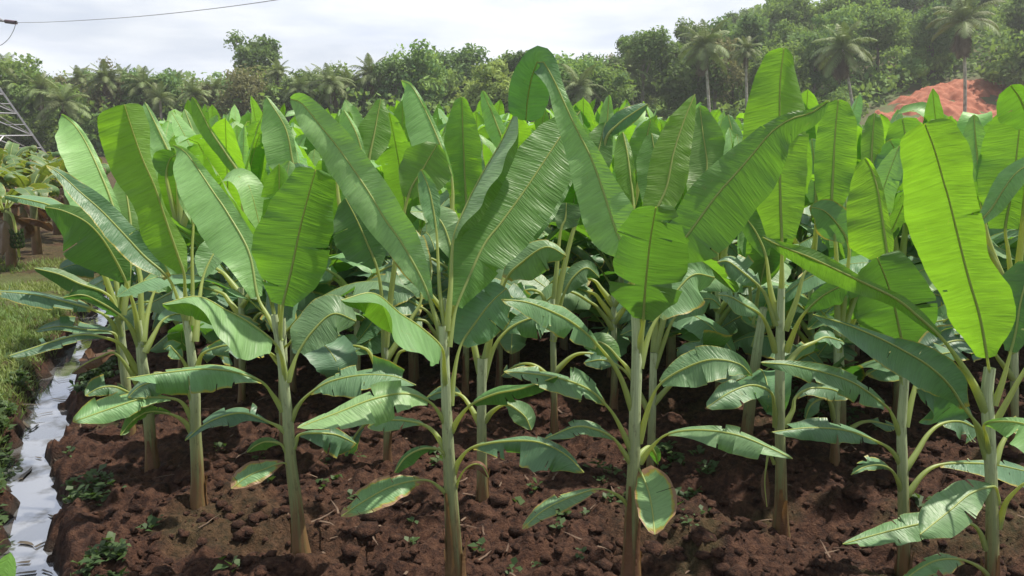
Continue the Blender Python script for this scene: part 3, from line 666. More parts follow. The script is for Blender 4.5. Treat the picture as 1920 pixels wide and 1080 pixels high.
p.leaf('t', '850,890 862,862 | 888,838 950,827 1010,829 1060,852 1095,886', [2, 6, 9, 8, 6, 2], [4, 26, 42, 50, 36, 4], -.25, 30, 25, .85, brown=.22, tears=9)
p.leaf('u', '842,868 832,850 | 820,842 790,842 760,858 740,886', [3, 18, 24, 20, 6], [2, 6, 8, 6, 2], -.2, 15, 25, .75, tears=3)
p.leaf('t', '843,935 825,915 | 797,900 740,910 690,935 640,968', [4, 22, 30, 24, 5], [3, 14, 20, 18, 5], -.35, 30, 8, .45, brown=.62, tears=6, rib=(9, 5), label=YB)
p.leaf('t', '852,930 860,900 | 872,880 890,870 905,875 916,895', [2, 6, 8, 7, 2], [3, 10, 12, 10, 3], -.1, 20, 20, 1.0, tears=4, mat='dry', rib=(6, 4), label='small withered grey leaf')
# --- centre right
p = Plant('tall banana plant whose highest leaf folds over at the tip', '1182,1130 1184,1000 1188,880 1190,780 1194,660 1190,565', [33, 27, 23, 20, 19, 14])
p.leaf('t', '1190,600 1188,540 | 1183,485 1157,437 1130,355 1107,293 1080,240 1060,197 1037,147 1014,112 1000,135 990,180 986,226', [10, 48, 54, 52, 46, 40, 32, 24, 16, 26, 38, 40, 30], [10, 40, 44, 32, 22, 16, 12, 10, 12, 22, 34, 36, 30], .65, 0, -6, (.12, .15, .2, .3, .95, .95), rib=(11, 6), n=84)  # higher age toward the tip darkens the folded flap, shade put into its colour
p.leaf('u', '1194,680 1200,635 | 1206,600 1210,540 1218,460 1225,415 1230,388', [18, 66, 84, 78, 58, 34], [18, 62, 84, 82, 66, 38], -.40, 0, 8, .60, tears=9)
p.leaf('u', '1198,680 1206,600 1225,535 | 1250,492 1297,430 1343,367 1380,325 1413,287 1447,247 1485,222 1520,212 1552,190', [12, 36, 46, 48, 46, 40, 28, 18, 10, 4], [14, 58, 78, 82, 80, 74, 60, 40, 30, 8], -.05, 0, 8, .42, tears=3)
p.leaf('u', '1194,620 1200,530 | 1212,440 1230,395 1250,350 1263,287 1283,225 1303,177', [10, 30, 40, 36, 26, 4], [10, 28, 34, 30, 22, 4], .45, 0, 0, .05)
p.leaf('u', '1192,600 1190,480 | 1188,385 1182,330 1176,285 1168,248', [6, 22, 28, 24, 10], [4, 8, 10, 8, 3], .6, 0, 0, .05)
p.leaf('t', '1186,770 1160,700 | 1120,646 1075,606 1030,582 985,566 940,562', [8, 26, 30, 28, 20, 4], [4, 14, 18, 14, 8, 3], -.35, 35, 10, .7, tears=2)
p.leaf('u', '1192,720 1176,690 | 1160,672 1140,650 1118,640 1095,650', [6, 20, 26, 22, 6], [6, 18, 22, 16, 4], .1, 0, 15, .6)
p.leaf('t', '1200,690 1216,630 | 1234,594 1265,550 1300,515 1340,520', [10, 26, 32, 28, 8], [14, 46, 58, 52, 12], .35, 15, 15, .62, tears=6, rib=(12, 6))
p.leaf('t', '1186,850 1158,790 | 1135,758 1100,728 1045,708 990,700 945,697', [3, 20, 30, 28, 18, 3], [3, 16, 22, 16, 10, 2], -.3, 40, 10, .72, tears=8)
p.leaf('t', '1198,830 1218,758 | 1239,719 1285,690 1335,674 1385,682 1410,705', [6, 24, 30, 26, 16, 3], [8, 36, 46, 46, 34, 5], -.1, 25, 12, .72, tears=6, rib=(12, 6))
p.leaf('t', '1184,870 1168,845 | 1150,822 1120,806 1080,800 1022,822', [3, 12, 18, 16, 3], [2, 6, 7, 6, 2], -.25, 45, 20, .8, brown=.15, tears=5)
p.leaf('t', '1200,868 1222,838 | 1252,814 1310,806 1380,815 1440,838 1486,860', [2, 5, 8, 8, 5, 2], [3, 14, 26, 30, 22, 3], -.35, 45, 15, .62, brown=.12, tears=5, rib=(11, 5))
p.leaf('t', '1182,955 1160,930 | 1122,917 1060,936 1015,960 980,992', [3, 14, 18, 14, 4], [2, 8, 11, 9, 3], -.3, 40, 18, .7, brown=.4, tears=7, rib=(8, 4))
p.leaf('t', '1190,885 1194,875 | 1200,882 1214,915 1222,950 1228,1002', [24, 50, 54, 44, 14], [8, 28, 32, 30, 8], -.42, 0, 0, .42, brown=.5, tears=3, rib=(9, 5), label='hanging leaf with a brown rim facing the camera')
p.leaf('u', '1194,860 1206,845 | 1218,838 1228,850 1234,870', [3, 10, 12, 8, 2], [3, 10, 12, 8, 2], .2, 0, 10, .7)
# --- right edge
p = Plant('big banana plant at the right edge with a tall glowing yellow green leaf leaning left', '1862,1130 1860,1000 1858,900 1853,800 1850,740 1856,690', [30, 24, 21, 19, 19, 16])
p.leaf('u', '1858,760 1857,715 | 1851,672 1837,593 1813,510 1780,377 1770,343 1753,283 1734,232', [18, 58, 56, 76, 85, 76, 62, 44], [14, 58, 60, 42, 44, 46, 56, 40], -.25, 0, 8, .12, tears=2, rib=(10, 6))
p.leaf('u', '1848,770 1822,715 1792,668 | 1762,630 1720,592 1680,560 1613,527 1563,503 1513,480 1465,462 1430,445', [6, 12, 16, 20, 26, 30, 24, 14, 4], [6, 12, 12, 8, 8, 14, 16, 10, 3], -.35, 0, 20, .35, rib=(15, 7))
p.leaf('t', '1852,850 1838,805 | 1808,765 1780,722 1740,685 1690,655 1640,630 1580,606 1525,590', [6, 34, 46, 48, 46, 36, 22, 4], [10, 34, 36, 26, 14, 8, 4, 2], -.55, 10, 12, .9, tears=3, rib=(13, 6))
p.leaf('t', '1850,860 1838,825 | 1822,782 1795,748 1760,726 1718,730', [16, 66, 84, 70, 12], [3, 10, 14, 12, 4], .0, 10, 15, .9, tears=6)
p.leaf('u', '1864,760 1880,715 | 1895,660 1905,620 1915,560 1935,490', [10, 30, 40, 44, 20], [10, 30, 40, 44, 20], .2, 0, 0, .75)
p.leaf('t', '1862,800 1890,750 1915,705 | 1945,660 1980,640', [10, 30, 30], [10, 30, 30], .1, 30, 0, .6)
p.leaf('t', '1856,860 1850,820 | 1846,796 1880,790 1920,795 1970,815', [2, 8, 12, 12], [4, 24, 44, 50], -.45, 30, 8, .3)
p.leaf('t', '1872,945 1870,925 | 1863,912 1820,925 1780,958 1725,1002', [6, 30, 42, 40, 8], [6, 34, 42, 38, 8], -.4, 15, 8, .62, brown=.1, tears=5, rib=(8, 5))
p.leaf('t', '1850,1030 1832,990 | 1800,978 1740,980 1690,990 1640,1003 1580,1020', [5, 20, 26, 26, 20, 4], [3, 14, 18, 16, 10, 2], -.1, 30, 10, .66, brown=.1, tears=5)
p.leaf('t', '1862,1100 1845,1070 | 1805,1050 1760,1050 1725,1066 1692,1090', [5, 22, 26, 22, 4], [2, 8, 10, 9, 3], -.3, 35, 15, .6, brown=.35, tears=4, rib=(10, 6))
p.leaf('t', '1872,990 1885,945 1905,920 | 1925,905 1960,900', [4, 16, 20], [6, 26, 30], -.1, 40, 10, .75)
p.leaf('t', '1866,870 1880,830 | 1898,810 1935,800', [4, 16, 20], [6, 26, 30], .2, 40, 10, .75)
p = Plant('banana plant with a broad shaded green leaf, left of the right edge plant', '1697,1068 1694,980 1692,880 1690,800 1694,740 1698,690', [24, 22, 19, 17, 15, 12])
p.leaf('u', '1696,730 1697,690 | 1696,655 1690,633 1677,573 1663,527 1645,483', [16, 62, 74, 70, 58, 36], [18, 66, 72, 66, 54, 40], -.05, 0, 8, .62, tears=2)
p.leaf('u', '1694,720 1680,600 | 1666,495 1663,470 1650,380 1643,345 1633,315 1622,296', [16, 66, 62, 56, 44, 20], [6, 14, 12, 10, 8, 4], .35, 0, 0, .0)
p.leaf('t', '1692,830 1674,780 | 1657,758 1600,718 1540,697 1480,684 1428,680', [6, 26, 26, 22, 14, 3], [4, 10, 12, 10, 6, 2], -.25, 35, 10, .75, tears=2)
p.leaf('t', '1694,880 1672,845 | 1644,828 1590,808 1520,802 1448,810', [4, 13, 15, 13, 3], [3, 9, 10, 8, 2], -.2, 60, 8, .8, tears=3)
p.leaf('t', '1692,930 1685,905 | 1672,882 1650,872 1620,876 1596,890', [2, 6, 8, 6, 2], [3, 10, 10, 8, 2], -.2, 50, 20, .8)
p.leaf('t', '1698,800 1712,740 | 1728,690 1750,668 1785,660', [6, 20, 24, 8], [10, 34, 40, 10], .3, 20, 12, .8, tears=4)
p.leaf('t', '1698,880 1718,850 1740,815 | 1765,795 1800,790 1835,805', [3, 10, 12, 4], [6, 26, 30, 6], .3, 40, 15, .85, tears=4)
p.leaf('t', '1700,930 1730,890 | 1760,872 1810,868 1870,872 1930,885', [2, 6, 8, 6], [5, 22, 30, 26], .3, 40, 15, .9, tears=5)
# --- second row
p = Plant('banana plant with the tallest upright leaf, standing behind the centre right one', '1465,992 1464,900 1462,800 1462,690 1463,600 1465,540', [25, 21, 18, 17, 15, 11])
p.leaf('u', '1465,560 1466,500 | 1466,447 1463,360 1462,227 1463,150 1470,90', [26, 44, 58, 66, 62, 46, 26], [24, 42, 48, 52, 52, 36, 14], .1, 0, 8, .08, tears=1, rib=(10, 6))
p.leaf('t', '1456,610 1438,558 | 1422,535 1390,508 1365,490 1345,492', [5, 16, 20, 16, 4], [5, 18, 22, 18, 5], .2, 30, 12, .75, tears=3)
p.leaf('u', '1458,600 1444,540 | 1436,480 1420,440 1400,410 1385,395', [6, 18, 22, 18, 5], [6, 20, 28, 24, 8], .3, 0, 0, .5)
p.leaf('t', '1455,660 1438,610 | 1424,588 1390,568 1368,556 1346,553', [4, 14, 18, 14, 3], [3, 9, 10, 8, 2], -.1, 40, 10, .7)
p.leaf('u', '1472,620 1494,560 | 1508,513 1530,500 1560,505 1600,515', [4, 10, 12, 8, 2], [5, 14, 16, 12, 3], .2, 20, 10, .6)
p.leaf('u', '1474,660 1494,610 | 1512,583 1545,553 1590,530', [5, 16, 18, 4], [6, 26, 32, 8], -.15, 10, 15, .8)
p.leaf('t', '1455,800 1452,765 | 1445,735 1410,722 1370,735 1325,764', [6, 22, 26, 5], [4, 14, 14, 4], -.3, 40, 10, .72, tears=5)
p.leaf('t', '1470,800 1486,770 | 1492,745 1520,728 1560,730 1590,745', [2, 8, 8, 2], [4, 16, 18, 4], .2, 45, 15, .85, tears=4)
p.leaf('t', '1470,690 1500,655 | 1530,640 1550,632 1580,640', [2, 8, 8, 2], [4, 14, 16, 4], .3, 45, 15, .85, tears=4)
p.leaf('t', '1452,870 1442,850 | 1436,880 1434,910 1438,950', [3, 8, 9, 3], [3, 8, 9, 3], -.1, 10, 5, 1.0, mat='dry', rib=(6, 4), label='dead leaf hanging down along the stem')
p = Plant('thick stemmed banana plant right behind the brown edged one, its crown hidden by big leaves', '905,955 904,880 903,790 903,720 905,670', [20, 17, 16, 16, 18])
p.leaf('t', '905,720 925,655 | 950,620 985,600 1030,590', [4, 14, 18, 4], [8, 34, 44, 10], .2, 20, 10, .75, tears=5)
p.leaf('t', '903,720 930,590 | 950,523 975,495 1023,463 1062,480', [10, 24, 24, 14, 4], [10, 40, 46, 40, 10], .1, 10, 12, .62, tears=4)
p.leaf('t', '908,790 925,770 | 948,758 965,765 985,782 996,806', [4, 16, 20, 16, 4], [4, 18, 24, 20, 4], -.1, 20, 15, .6, tears=3)
p.leaf('t', '900,700 870,560 | 850,480 830,420 800,390', [10, 30, 34, 10], [10, 30, 34, 10], .5, 0, 0, .6)
p.leaf('t', '902,800 880,760 | 862,740 830,735 800,745', [3, 10, 10, 3], [3, 10, 10, 3], .3, 50, 15, .9)
p.leaf('u', '905,690 935,560 | 960,470 1000,400 1040,350 1075,325', [10, 40, 46, 36, 8], [10, 34, 38, 30, 8], .8, 0, 0, .45)
p = Plant('banana plant with a pale hanging sheath, standing close behind the centre right one', '1219,888 1222,800 1224,720 1226,660', [15, 14, 13, 12])
p.leaf('t', '1226,690 1245,640 | 1262,600 1290,570 1330,560 1352,575', [4, 12, 14, 10, 3], [6, 24, 30, 26, 6], .2, 25, 15, .7, tears=4)
p.leaf('t', '1222,760 1260,720 | 1290,705 1340,695 1400,700', [2, 8, 8, 3], [4, 18, 20, 4], .2, 45, 15, .8, tears=5)
p.leaf('u', '1226,660 1232,540 | 1240,420 1235,340 1222,250', [10, 34, 40, 34, 10], [10, 34, 40, 34, 10], .7, 0, 0, .35)
p.leaf('u', '1228,660 1270,500 | 1300,400 1325,320 1318,250 1312,200', [10, 34, 42, 34, 10], [10, 34, 42, 34, 10], .9, 0, 0, .45)
p.leaf('t', '1220,780 1190,720 | 1165,690 1130,675 1095,680', [2, 12, 14, 3], [2, 8, 8, 2], .2, 45, 15, .9, tears=4)
p = Plant('banana plant with a straight glowing leaf, in the second row right of the tallest leaf', '1565,880 1567,800 1570,700 1572,620', [15, 13, 12, 10])
p.leaf('u', '1571,640 1568,480 | 1560,395 1562,330 1566,250 1572,187', [16, 30, 34, 34, 30, 16], [16, 34, 38, 38, 34, 16], .3, 0, 5, .1)
p.leaf('t', '1572,660 1590,500 | 1590,455 1570,420 1545,395 1518,388', [10, 34, 40, 30, 8], [8, 26, 30, 24, 6], .1, 0, 10, .7)
p.leaf('t', '1568,760 1540,715 | 1520,700 1490,695 1465,705', [2, 8, 10, 3], [2, 8, 8, 2], .2, 45, 15, .9)
p.leaf('t', '1566,790 1555,752 | 1540,748 1520,760 1510,785', [4, 18, 20, 6], [3, 8, 8, 3], -.1, 20, 20, .8, tears=5)
p.leaf('t', '1568,830 1600,800 | 1630,790 1680,800', [2, 8, 3], [3, 14, 4], .2, 45, 15, .9)
p.leaf('u', '1572,650 1610,540 | 1640,480 1660,430 1670,400', [8, 20, 24, 8], [8, 20, 24, 8], .5, 0, 0, .7)
p = Plant('banana plant with large dark shaded leaf, between the two left plants of the front row', '727,880 726,800 724,720 722,650', [13, 12, 12, 10])
p.leaf('u', '722,670 716,560 | 707,503 690,460 668,410 648,372', [10, 46, 56, 48, 14], [8, 40, 52, 44, 14], .1, 0, 8, .85, tears=2)
p.leaf('u', '723,650 740,500 | 765,370 793,317 820,270', [10, 40, 46, 14], [10, 46, 54, 14], .3, 0, 0, .3)
p.leaf('t', '722,730 695,665 | 680,652 655,648 625,655', [2, 10, 12, 3], [2, 8, 8, 2], .1, 55, 10, .85, tears=3)
p.leaf('t', '726,730 745,668 | 760,656 785,650 815,658', [2, 8, 8, 2], [2, 10, 12, 3], .1, 55, 10, .85, tears=3)
p.leaf('t', '724,780 700,730 | 680,715 650,712 625,722', [3, 12, 12, 3], [2, 8, 8, 2], .1, 50, 15, .9, tears=4)
p.leaf('t', '727,800 700,790 | 680,800 662,825 650,865', [4, 10, 12, 4], [3, 10, 10, 3], .1, 30, 20, .9, tears=4)
p.leaf('t', '722,680 770,600 | 790,560 780,510 760,450', [8, 34, 40, 14], [8, 30, 36, 14], .5, 10, 0, .75)
p = Plant('small stemmed banana plant in the gap left of the centre right one', '1040,806 1039,740 1037,650 1036,560', [11, 10, 10, 8])
p.leaf('t', '1037,640 1050,580 | 1058,550 1075,520 1100,502 1124,520', [4, 14, 16, 12, 3], [6, 22, 26, 22, 5], .2, 25, 15, .75, tears=4)
p.leaf('u', '1036,600 1046,480 | 1052,430 1060,410 1062,380', [6, 22, 26, 20], [6, 26, 30, 20], .3, 0, 0, .8)
p.leaf('t', '1036,620 1020,560 | 1005,545 985,545 965,560', [4, 14, 16, 4], [4, 10, 10, 3], .1, 45, 10, .7)
p.leaf('u', '1036,600 1070,450 | 1100,360 1120,290 1135,230', [8, 30, 36, 28, 8], [8, 26, 30, 22, 8], .6, 0, 0, .45, tears=2)
p.leaf('t', '1038,700 1070,670 | 1095,662 1130,668 1150,680', [2, 8, 8, 2], [3, 12, 14, 3], .1, 50, 15, .9, tears=3)
p.leaf('t', '1040,720 1010,690 | 985,682 960,690 940,705', [3, 12, 14, 3], [2, 8, 8, 2], .1, 50, 15, .9, tears=3)

# --- the tall leaves of the third row, each on its own plant
def mid_plant(label, u, D, leaves, r=.055):
    v0 = gv(D); k = F/D
    p = Plant(label, '%g,%g %g,%g %g,%g %g,%g' % (u, v0, u+2, v0-.45*k, u+1, v0-.9*k, u, v0-1.25*k), [r*k*1.25, r*k, r*k*.95, r*k*.8], None, group='banana plants of the third row')
    rr = np.random.default_rng(int(u))
    for a in leaves: p.leaf(*a[0], **a[1])
    for i in range(5):          # lower whorl
        sgn = 1 if i % 2 else -1; z = rr.uniform(.75, 1.35); l = rr.uniform(.55, .85)*k; b = v0-z*k
        s_ = '%g,%g %g,%g | %g,%g %g,%g %g,%g' % (u, b+.16*k, u+sgn*.12*k, b, u+sgn*.22*k, b-.10*k, u+sgn*(.2*k+l*.45), b-rr.uniform(.05, .22)*k, u+sgn*(.2*k+l), b+rr.uniform(-.05, .25)*k)
        w = .19*k; p.leaf('t', s_, [.3*w, .8*w, .9*w, .7*w, .1*w] if sgn < 0 else [.15*w, .4*w, .45*w, .3*w, .1*w], [.15*w, .4*w, .45*w, .3*w, .1*w] if sgn < 0 else [.3*w, .8*w, .9*w, .7*w, .1*w], rr.uniform(-.4, .5), 45, 12, rr.uniform(.6, .95), tears=3, n=18)
    return p
def LL(*a, **k): return (a, k)
mid_plant('banana plant with one symmetrical upright leaf seen from its underside, third row centre', 872, 8.2,
          [LL('u', '872,480 874,430 | 875,400 871,320 868,250 866,182', [16, 34, 38, 36, 28, 12], [14, 32, 34, 34, 24, 8], .1, age=.2, tears=4),
           LL('t', '868,480 850,400 | 845,352 846,300 846,262 850,236', [12, 22, 24, 20, 5], [6, 12, 14, 14, 4], .3, age=.2),
           LL('t', '876,480 900,400 | 905,350 892,300 890,260 880,240', [10, 20, 22, 18, 5], [8, 14, 16, 14, 4], .3, age=.7)])
mid_plant('banana plant with a wide pale leaf leaning left, third row between the two centre plants', 835, 7.4,
          [LL('t', '838,470 848,390 | 848,342 840,310 807,227 773,163 752,151', [22, 48, 50, 44, 30, 5], [3, 6, 7, 6, 4, 2], .6, age=.2, fold=-6)])
mid_plant('banana plant with one broad leaf standing upright, third row right of the left plants', 548, 8.4,
          [LL('t', '548,470 556,400 | 556,345 548,300 535,240 500,182', [20, 44, 48, 40, 6], [4, 9, 10, 8, 3], .25, age=.4),
           LL('u', '545,480 590,400 | 610,350 625,300 640,240 655,210', [6, 18, 22, 20, 8], [8, 22, 26, 22, 8], .3, age=.2)])
mid_plant('banana plant with a narrow rolled spear leaf, third row on the left', 452, 8.0,
          [LL('u', '455,470 456,390 | 452,335 425,290 395,245 375,205 361,182', [8, 14, 16, 18, 20, 6], [3, 5, 5, 4, 4, 2], .1, age=.15),
           LL('t', '448,480 430,430 | 415,400 390,370 372,330', [8, 18, 20, 6], [8, 18, 20, 6], .3, age=.6),
           LL('t', '452,480 500,410 | 520,360 545,330 590,320', [8, 18, 20, 6], [8, 22, 26, 8], .2, age=.85)])
mid_plant('banana plant with a pale leaf leaning left behind the tall narrow backlit leaf', 338, 9.0,
          [LL('t', '338,430 334,350 | 322,300 300,250 272,192', [10, 24, 26, 22, 5], [3, 7, 7, 6, 2], .3, age=.35),
           LL('u', '336,430 320,370 | 312,330 318,300 330,290', [8, 26, 28, 8], [8, 20, 24, 8], .1, age=.35),
           LL('t', '340,430 360,370 | 372,310 366,260 346,205', [6, 14, 16, 12, 4], [5, 12, 12, 10, 3], .5, age=.3)])
mid_plant('banana plant with two upright leaves side by side, third row left of centre', 668, 8.0,
          [LL('t', '668,480 690,390 | 690,345 682,300 668,250 645,207', [24, 44, 42, 34, 8], [3, 6, 6, 6, 3], .2, age=.1),
           LL('u', '672,480 690,350 | 692,300 702,250 714,185', [14, 30, 30, 18, 6], [14, 28, 30, 20, 6], .5, age=.2),
           LL('u', '664,480 640,400 | 632,340 634,280 640,230', [8, 22, 26, 22, 8], [8, 22, 24, 20, 8], .4, age=.3)])
mid_plant('banana plant with a small pointed leaf tip, third row under the folded leaf', 935, 8.4,
          [LL('t', '935,470 955,360 | 950,290 930,230 905,170', [10, 20, 22, 16, 5], [6, 12, 12, 8, 3], .3, age=.15),
           LL('t', '938,480 990,400 | 1000,330 995,280 990,240', [12, 30, 34, 26, 8], [10, 22, 24, 20, 6], .3, age=.1)])
mid_plant('banana plant with a dark arching leaf top, third row left of the pale yellow leaf', 1150, 7.8,
          [LL('t', '1150,470 1140,380 | 1135,300 1138,240 1142,178', [6, 14, 16, 14, 4], [6, 12, 14, 10, 3], .3, age=.25),
           LL('t', '1150,470 1140,340 | 1135,265 1160,232 1190,210 1214,195', [4, 16, 20, 14, 4], [3, 12, 16, 14, 4], .2, age=.9, roll=10),
           LL('u', '1152,470 1190,380 | 1200,320 1210,270 1220,225', [8, 26, 30, 24, 8], [8, 26, 30, 24, 8], .2, age=.3)])
mid_plant('banana plant with a bluish hanging leaf, behind the leaf at the right', 1680, 7.6,
          [LL('t', '1684,500 1672,420 | 1655,372 1668,320 1678,285 1668,262', [10, 22, 30, 30, 14], [8, 26, 34, 30, 14], .1, age=.75),
           LL('u', '1690,500 1700,400 | 1705,330 1700,270 1692,222', [14, 34, 38, 32, 20], [14, 34, 38, 32, 20], .3, age=.05),
           LL('u', '1670,500 1640,400 | 1634,330 1636,260 1640,212', [8, 18, 20, 18, 8], [8, 18, 20, 18, 8], .3, age=.15)])
mid_plant('banana plant with a huge flat upright leaf cut by the right edge of the frame', 1900, 6.6,
          [LL('u', '1900,560 1890,470 | 1885,430 1895,370 1905,300 1915,208', [26, 52, 60, 58, 38], [20, 40, 50, 50, 34], .1, age=.1),
           LL('t', '1896,560 1860,480 | 1832,430 1860,390 1900,330 1940,300', [4, 18, 24, 14], [6, 18, 24, 20], -.1, age=.3, roll=10),
           LL('u', '1905,540 1925,350 | 1930,240 1915,190 1895,160', [20, 44, 40, 20], [10, 22, 24, 12], -.2, age=.45),
           LL('t', '1895,560 1850,440 | 1838,340 1830,270 1826,215', [10, 20, 22, 18, 6], [8, 16, 18, 14, 5], .4, age=.3)])
mid_plant('banana plant with leaves seen between the two tall right leaves', 1520, 7.9,
          [LL('t', '1520,520 1530,430 | 1530,380 1528,320 1522,260', [10, 24, 26, 22, 8], [10, 24, 26, 22, 8], .2, age=.5),
           LL('t', '1516,520 1490,450 | 1470,420 1450,400 1420,400', [6, 20, 20, 5], [8, 24, 26, 6], .1, age=.7)])
mid_plant('banana plant with two pale leaves fanning out between the pale yellow and the tallest leaf', 1345, 7.9,
          [LL('u', '1345,500 1330,400 | 1322,340 1318,290 1322,220', [12, 30, 34, 28, 8], [14, 34, 40, 34, 10], .2, age=.25),
           LL('t', '1350,500 1375,400 | 1385,330 1378,270 1365,215', [8, 22, 26, 22, 8], [6, 16, 18, 14, 5], .4, age=.45)])
# ------------------------------------------------------------------ the rest of the plantation
def gleaf(r, z0, az, elev, droop, pet, L, W, age, fold, n=22, m=4, tears=2, twist=0.0, rr=.022, brown=0.0, ripple=.012, off=.03, curl=.0):
    """one leaf in plant space: returns (blade Geo, rib Geo)"""
    h = np.array([math.cos(az), math.sin(az), 0]); N_ = n+8
    k = np.linspace(0, 1, N_); e = elev-droop*np.clip((k*(pet+L)-pet*.4)/(L+.6*pet), 0, 1)**1.5-(r.uniform(.8, 2.4) if r.uniform() < .35 else 0)*sstep(k, r.uniform(.72, .85), 1)
    st = (pet+L)/(N_-1)
    P = np.zeros((N_, 3)); P[0] = h*off+np.array([0, 0, z0]); side = np.array([-math.sin(az), math.cos(az), 0])
    wob = r.normal(0, .10)
    for i in range(1, N_):
        P[i] = P[i-1]+st*(h*math.cos(e[i])+np.array([0, 0, math.sin(e[i])])+side*wob*k[i])
    ip = max(1, int(round(pet/(pet+L)*(N_-1))))
    B = spline(P[ip:], n); T = nrm(np.gradient(B, axis=0)); S = nrm(np.cross(T, np.cross(np.tile(-side, (n, 1)), T)))
    S = nrm(np.tile(-side, (n, 1))); S = nrm(S-(S*T).sum(1)[:, None]*T); N = np.cross(S, T)
    tw = twist*np.linspace(.2, 1, n)
    S2 = S*np.cos(tw)[:, None]+N*np.sin(tw)[:, None]; N2 = np.cross(S2, T)
    tt = np.linspace(0, 1, n); w = prof(W, tt)
    g = Geo(); f = np.full(n, fold)
    blade(g, B, S2, N2, w, w*r.uniform(.9, 1.1), f, f, m, True, int(r.integers(1e6)), ripple, tears, curl, age, brown)
    gr = Geo(); rib_tube(gr, spline(P, 14 if n > 14 else 8), rr, rr*.5, max(2, int((14 if n > 14 else 8)*pet/(pet+L))), k=5 if n > 14 else 4)
    return g, gr
def generic(seed, lod=0):
    """parts of one plant in its own space; lod 0 near, 1 middle, 2 far"""
    r = np.random.default_rng(seed); n, m = [(24, 5), (14, 3), (9, 2)][lod]
    H = r.uniform(1.15, 1.45); lean = r.normal(0, .05, 2)
    P = np.array([[0, 0, -.05], [lean[0]*.3, lean[1]*.3, H*.4], [lean[0], lean[1], H]]); gs = Geo()
    tube(gs, spline(P, [12, 7, 4][lod]), np.interp(np.linspace(0, 1, [12, 7, 4][lod]), [0, .1, .6, 1], [.075, .062, .05, .036]), [10, 7, 5][lod])
    out = []; az = r.uniform(0, 6.28); nl = r.integers(12, 16)
    for i in range(nl):
        t = i/(nl-1); az += 2.4+r.normal(0, .25)          # t=0 youngest, upright
        if t < .36: a = (H*.97, R(r.uniform(72, 86)), R(r.uniform(0, 25)), r.uniform(.28, .45), r.uniform(1.15, 1.5), r.uniform(.17, .235), r.uniform(.0, .5), R(r.uniform(-20, 8)))
        elif t < .58: a = (H*r.uniform(.82, .95), R(r.uniform(45, 62)), R(r.uniform(50, 95)), r.uniform(.28, .4), r.uniform(1.0, 1.3), r.uniform(.22, .29), r.uniform(.4, .8), R(r.uniform(2, 22)))
        else: a = (H*r.uniform(.38, .82), R(r.uniform(20, 55)), R(r.uniform(60, 125)), r.uniform(.2, .32), r.uniform(.8, 1.2), r.uniform(.21, .28), r.uniform(.65, 1.0), R(r.uniform(8, 30)))
        out.append(gleaf(r, a[0], az, a[1], a[2], a[3], a[4], a[5], a[6], a[7], n, m, int(3+6*t) if lod < 2 else 1, r.normal(0, .35), .017, .25*(t > .7)))
    return gs, out
# where plants may stand: rows on a jittered grid, clear of the traced ones
taken = [np.array(o.location[:2]) for o in scene.objects if o.name.startswith('banana_plant')]
spots = []
for row in range(90):
    y = 6.9+row*1.08*(1+.0*row)
    if y > 76: break
    for c in range(-60, 90):
        x = c*1.06+(row % 2)*.53+rng.normal(0, .13); yy = y+rng.normal(0, .13)
        if abs(x) > .68*yy+1.2 or x < ditch_x(yy)+.95: continue
        if yy > 60 and x < -25: continue
        if yy > 72 and x > 25: continue
        q = np.array([x, yy])
        if yy < 12 and min(np.linalg.norm(q-t) for t in taken) < .66: continue
        spots.append(q)
spots.sort(key=lambda q: q[1])
print('plant spots', len(spots))
NEAR, MIDN = 64, 210
def region_label(q, kind):
    s = q[0]/q[1]; side = 'left' if s < -.22 else ('right' if s > .22 else 'centre')
    return {'near': 'banana plant in the crowded rows just behind the front rows, %s of the field',
            'mid': 'small looking banana plant in the massed middle rows of the field, %s part'}[kind] % side, \
           {'near': 'banana plants just behind the front rows, %s', 'mid': 'banana plants massed in the middle of the field, %s'}[kind] % side
protos = []
for k in range(9):
    gs, lv = generic(100+k, 0)
    protos.append((gs.mesh('pseudostem', M['stem']), [(a.mesh('leaf', M['leaf']), b.mesh('midrib', M['rib'])) for a, b in lv]))
for i, q in enumerate(spots[:NEAR]):
    sm, lv = protos[i % len(protos)]
    z = float(soil_z(q[0], q[1], False))
    lab, grp = region_label(q, 'near')
    root = tag(link('banana_plant', None, None, (q[0], q[1], z), (0, 0, rng.uniform(0, 6.28)), rng.uniform(.9, 1.12)), lab, 'banana plant', grp)
    link('pseudostem', sm, root)
    for a, b in lv:
        l = link('leaf', a, root); link('midrib', b, l)
def joined(seed, lod):
    gs, lv = generic(seed, lod); g = Geo(); g.merge(gs, None, 0)
    for a, b in lv: g.merge(a, None, 1); g.merge(b, None, 2)
    return g
mj = [joined(200+k, 1).mesh('banana_plant', [M['stem'], M['leaf'], M['rib']]) for k in range(8)]
for i, q in enumerate(spots[NEAR:NEAR+MIDN]):
    lab, grp = region_label(q, 'mid')
    tag(link('banana_plant', mj[i % 8], None, (q[0], q[1], float(soil_z(q[0], q[1], False))), (0, 0, rng.uniform(0, 6.28)), rng.uniform(.88, 1.0) if q[0] > .36*q[1] else rng.uniform(.92, 1.15)), lab, 'banana plant', grp)
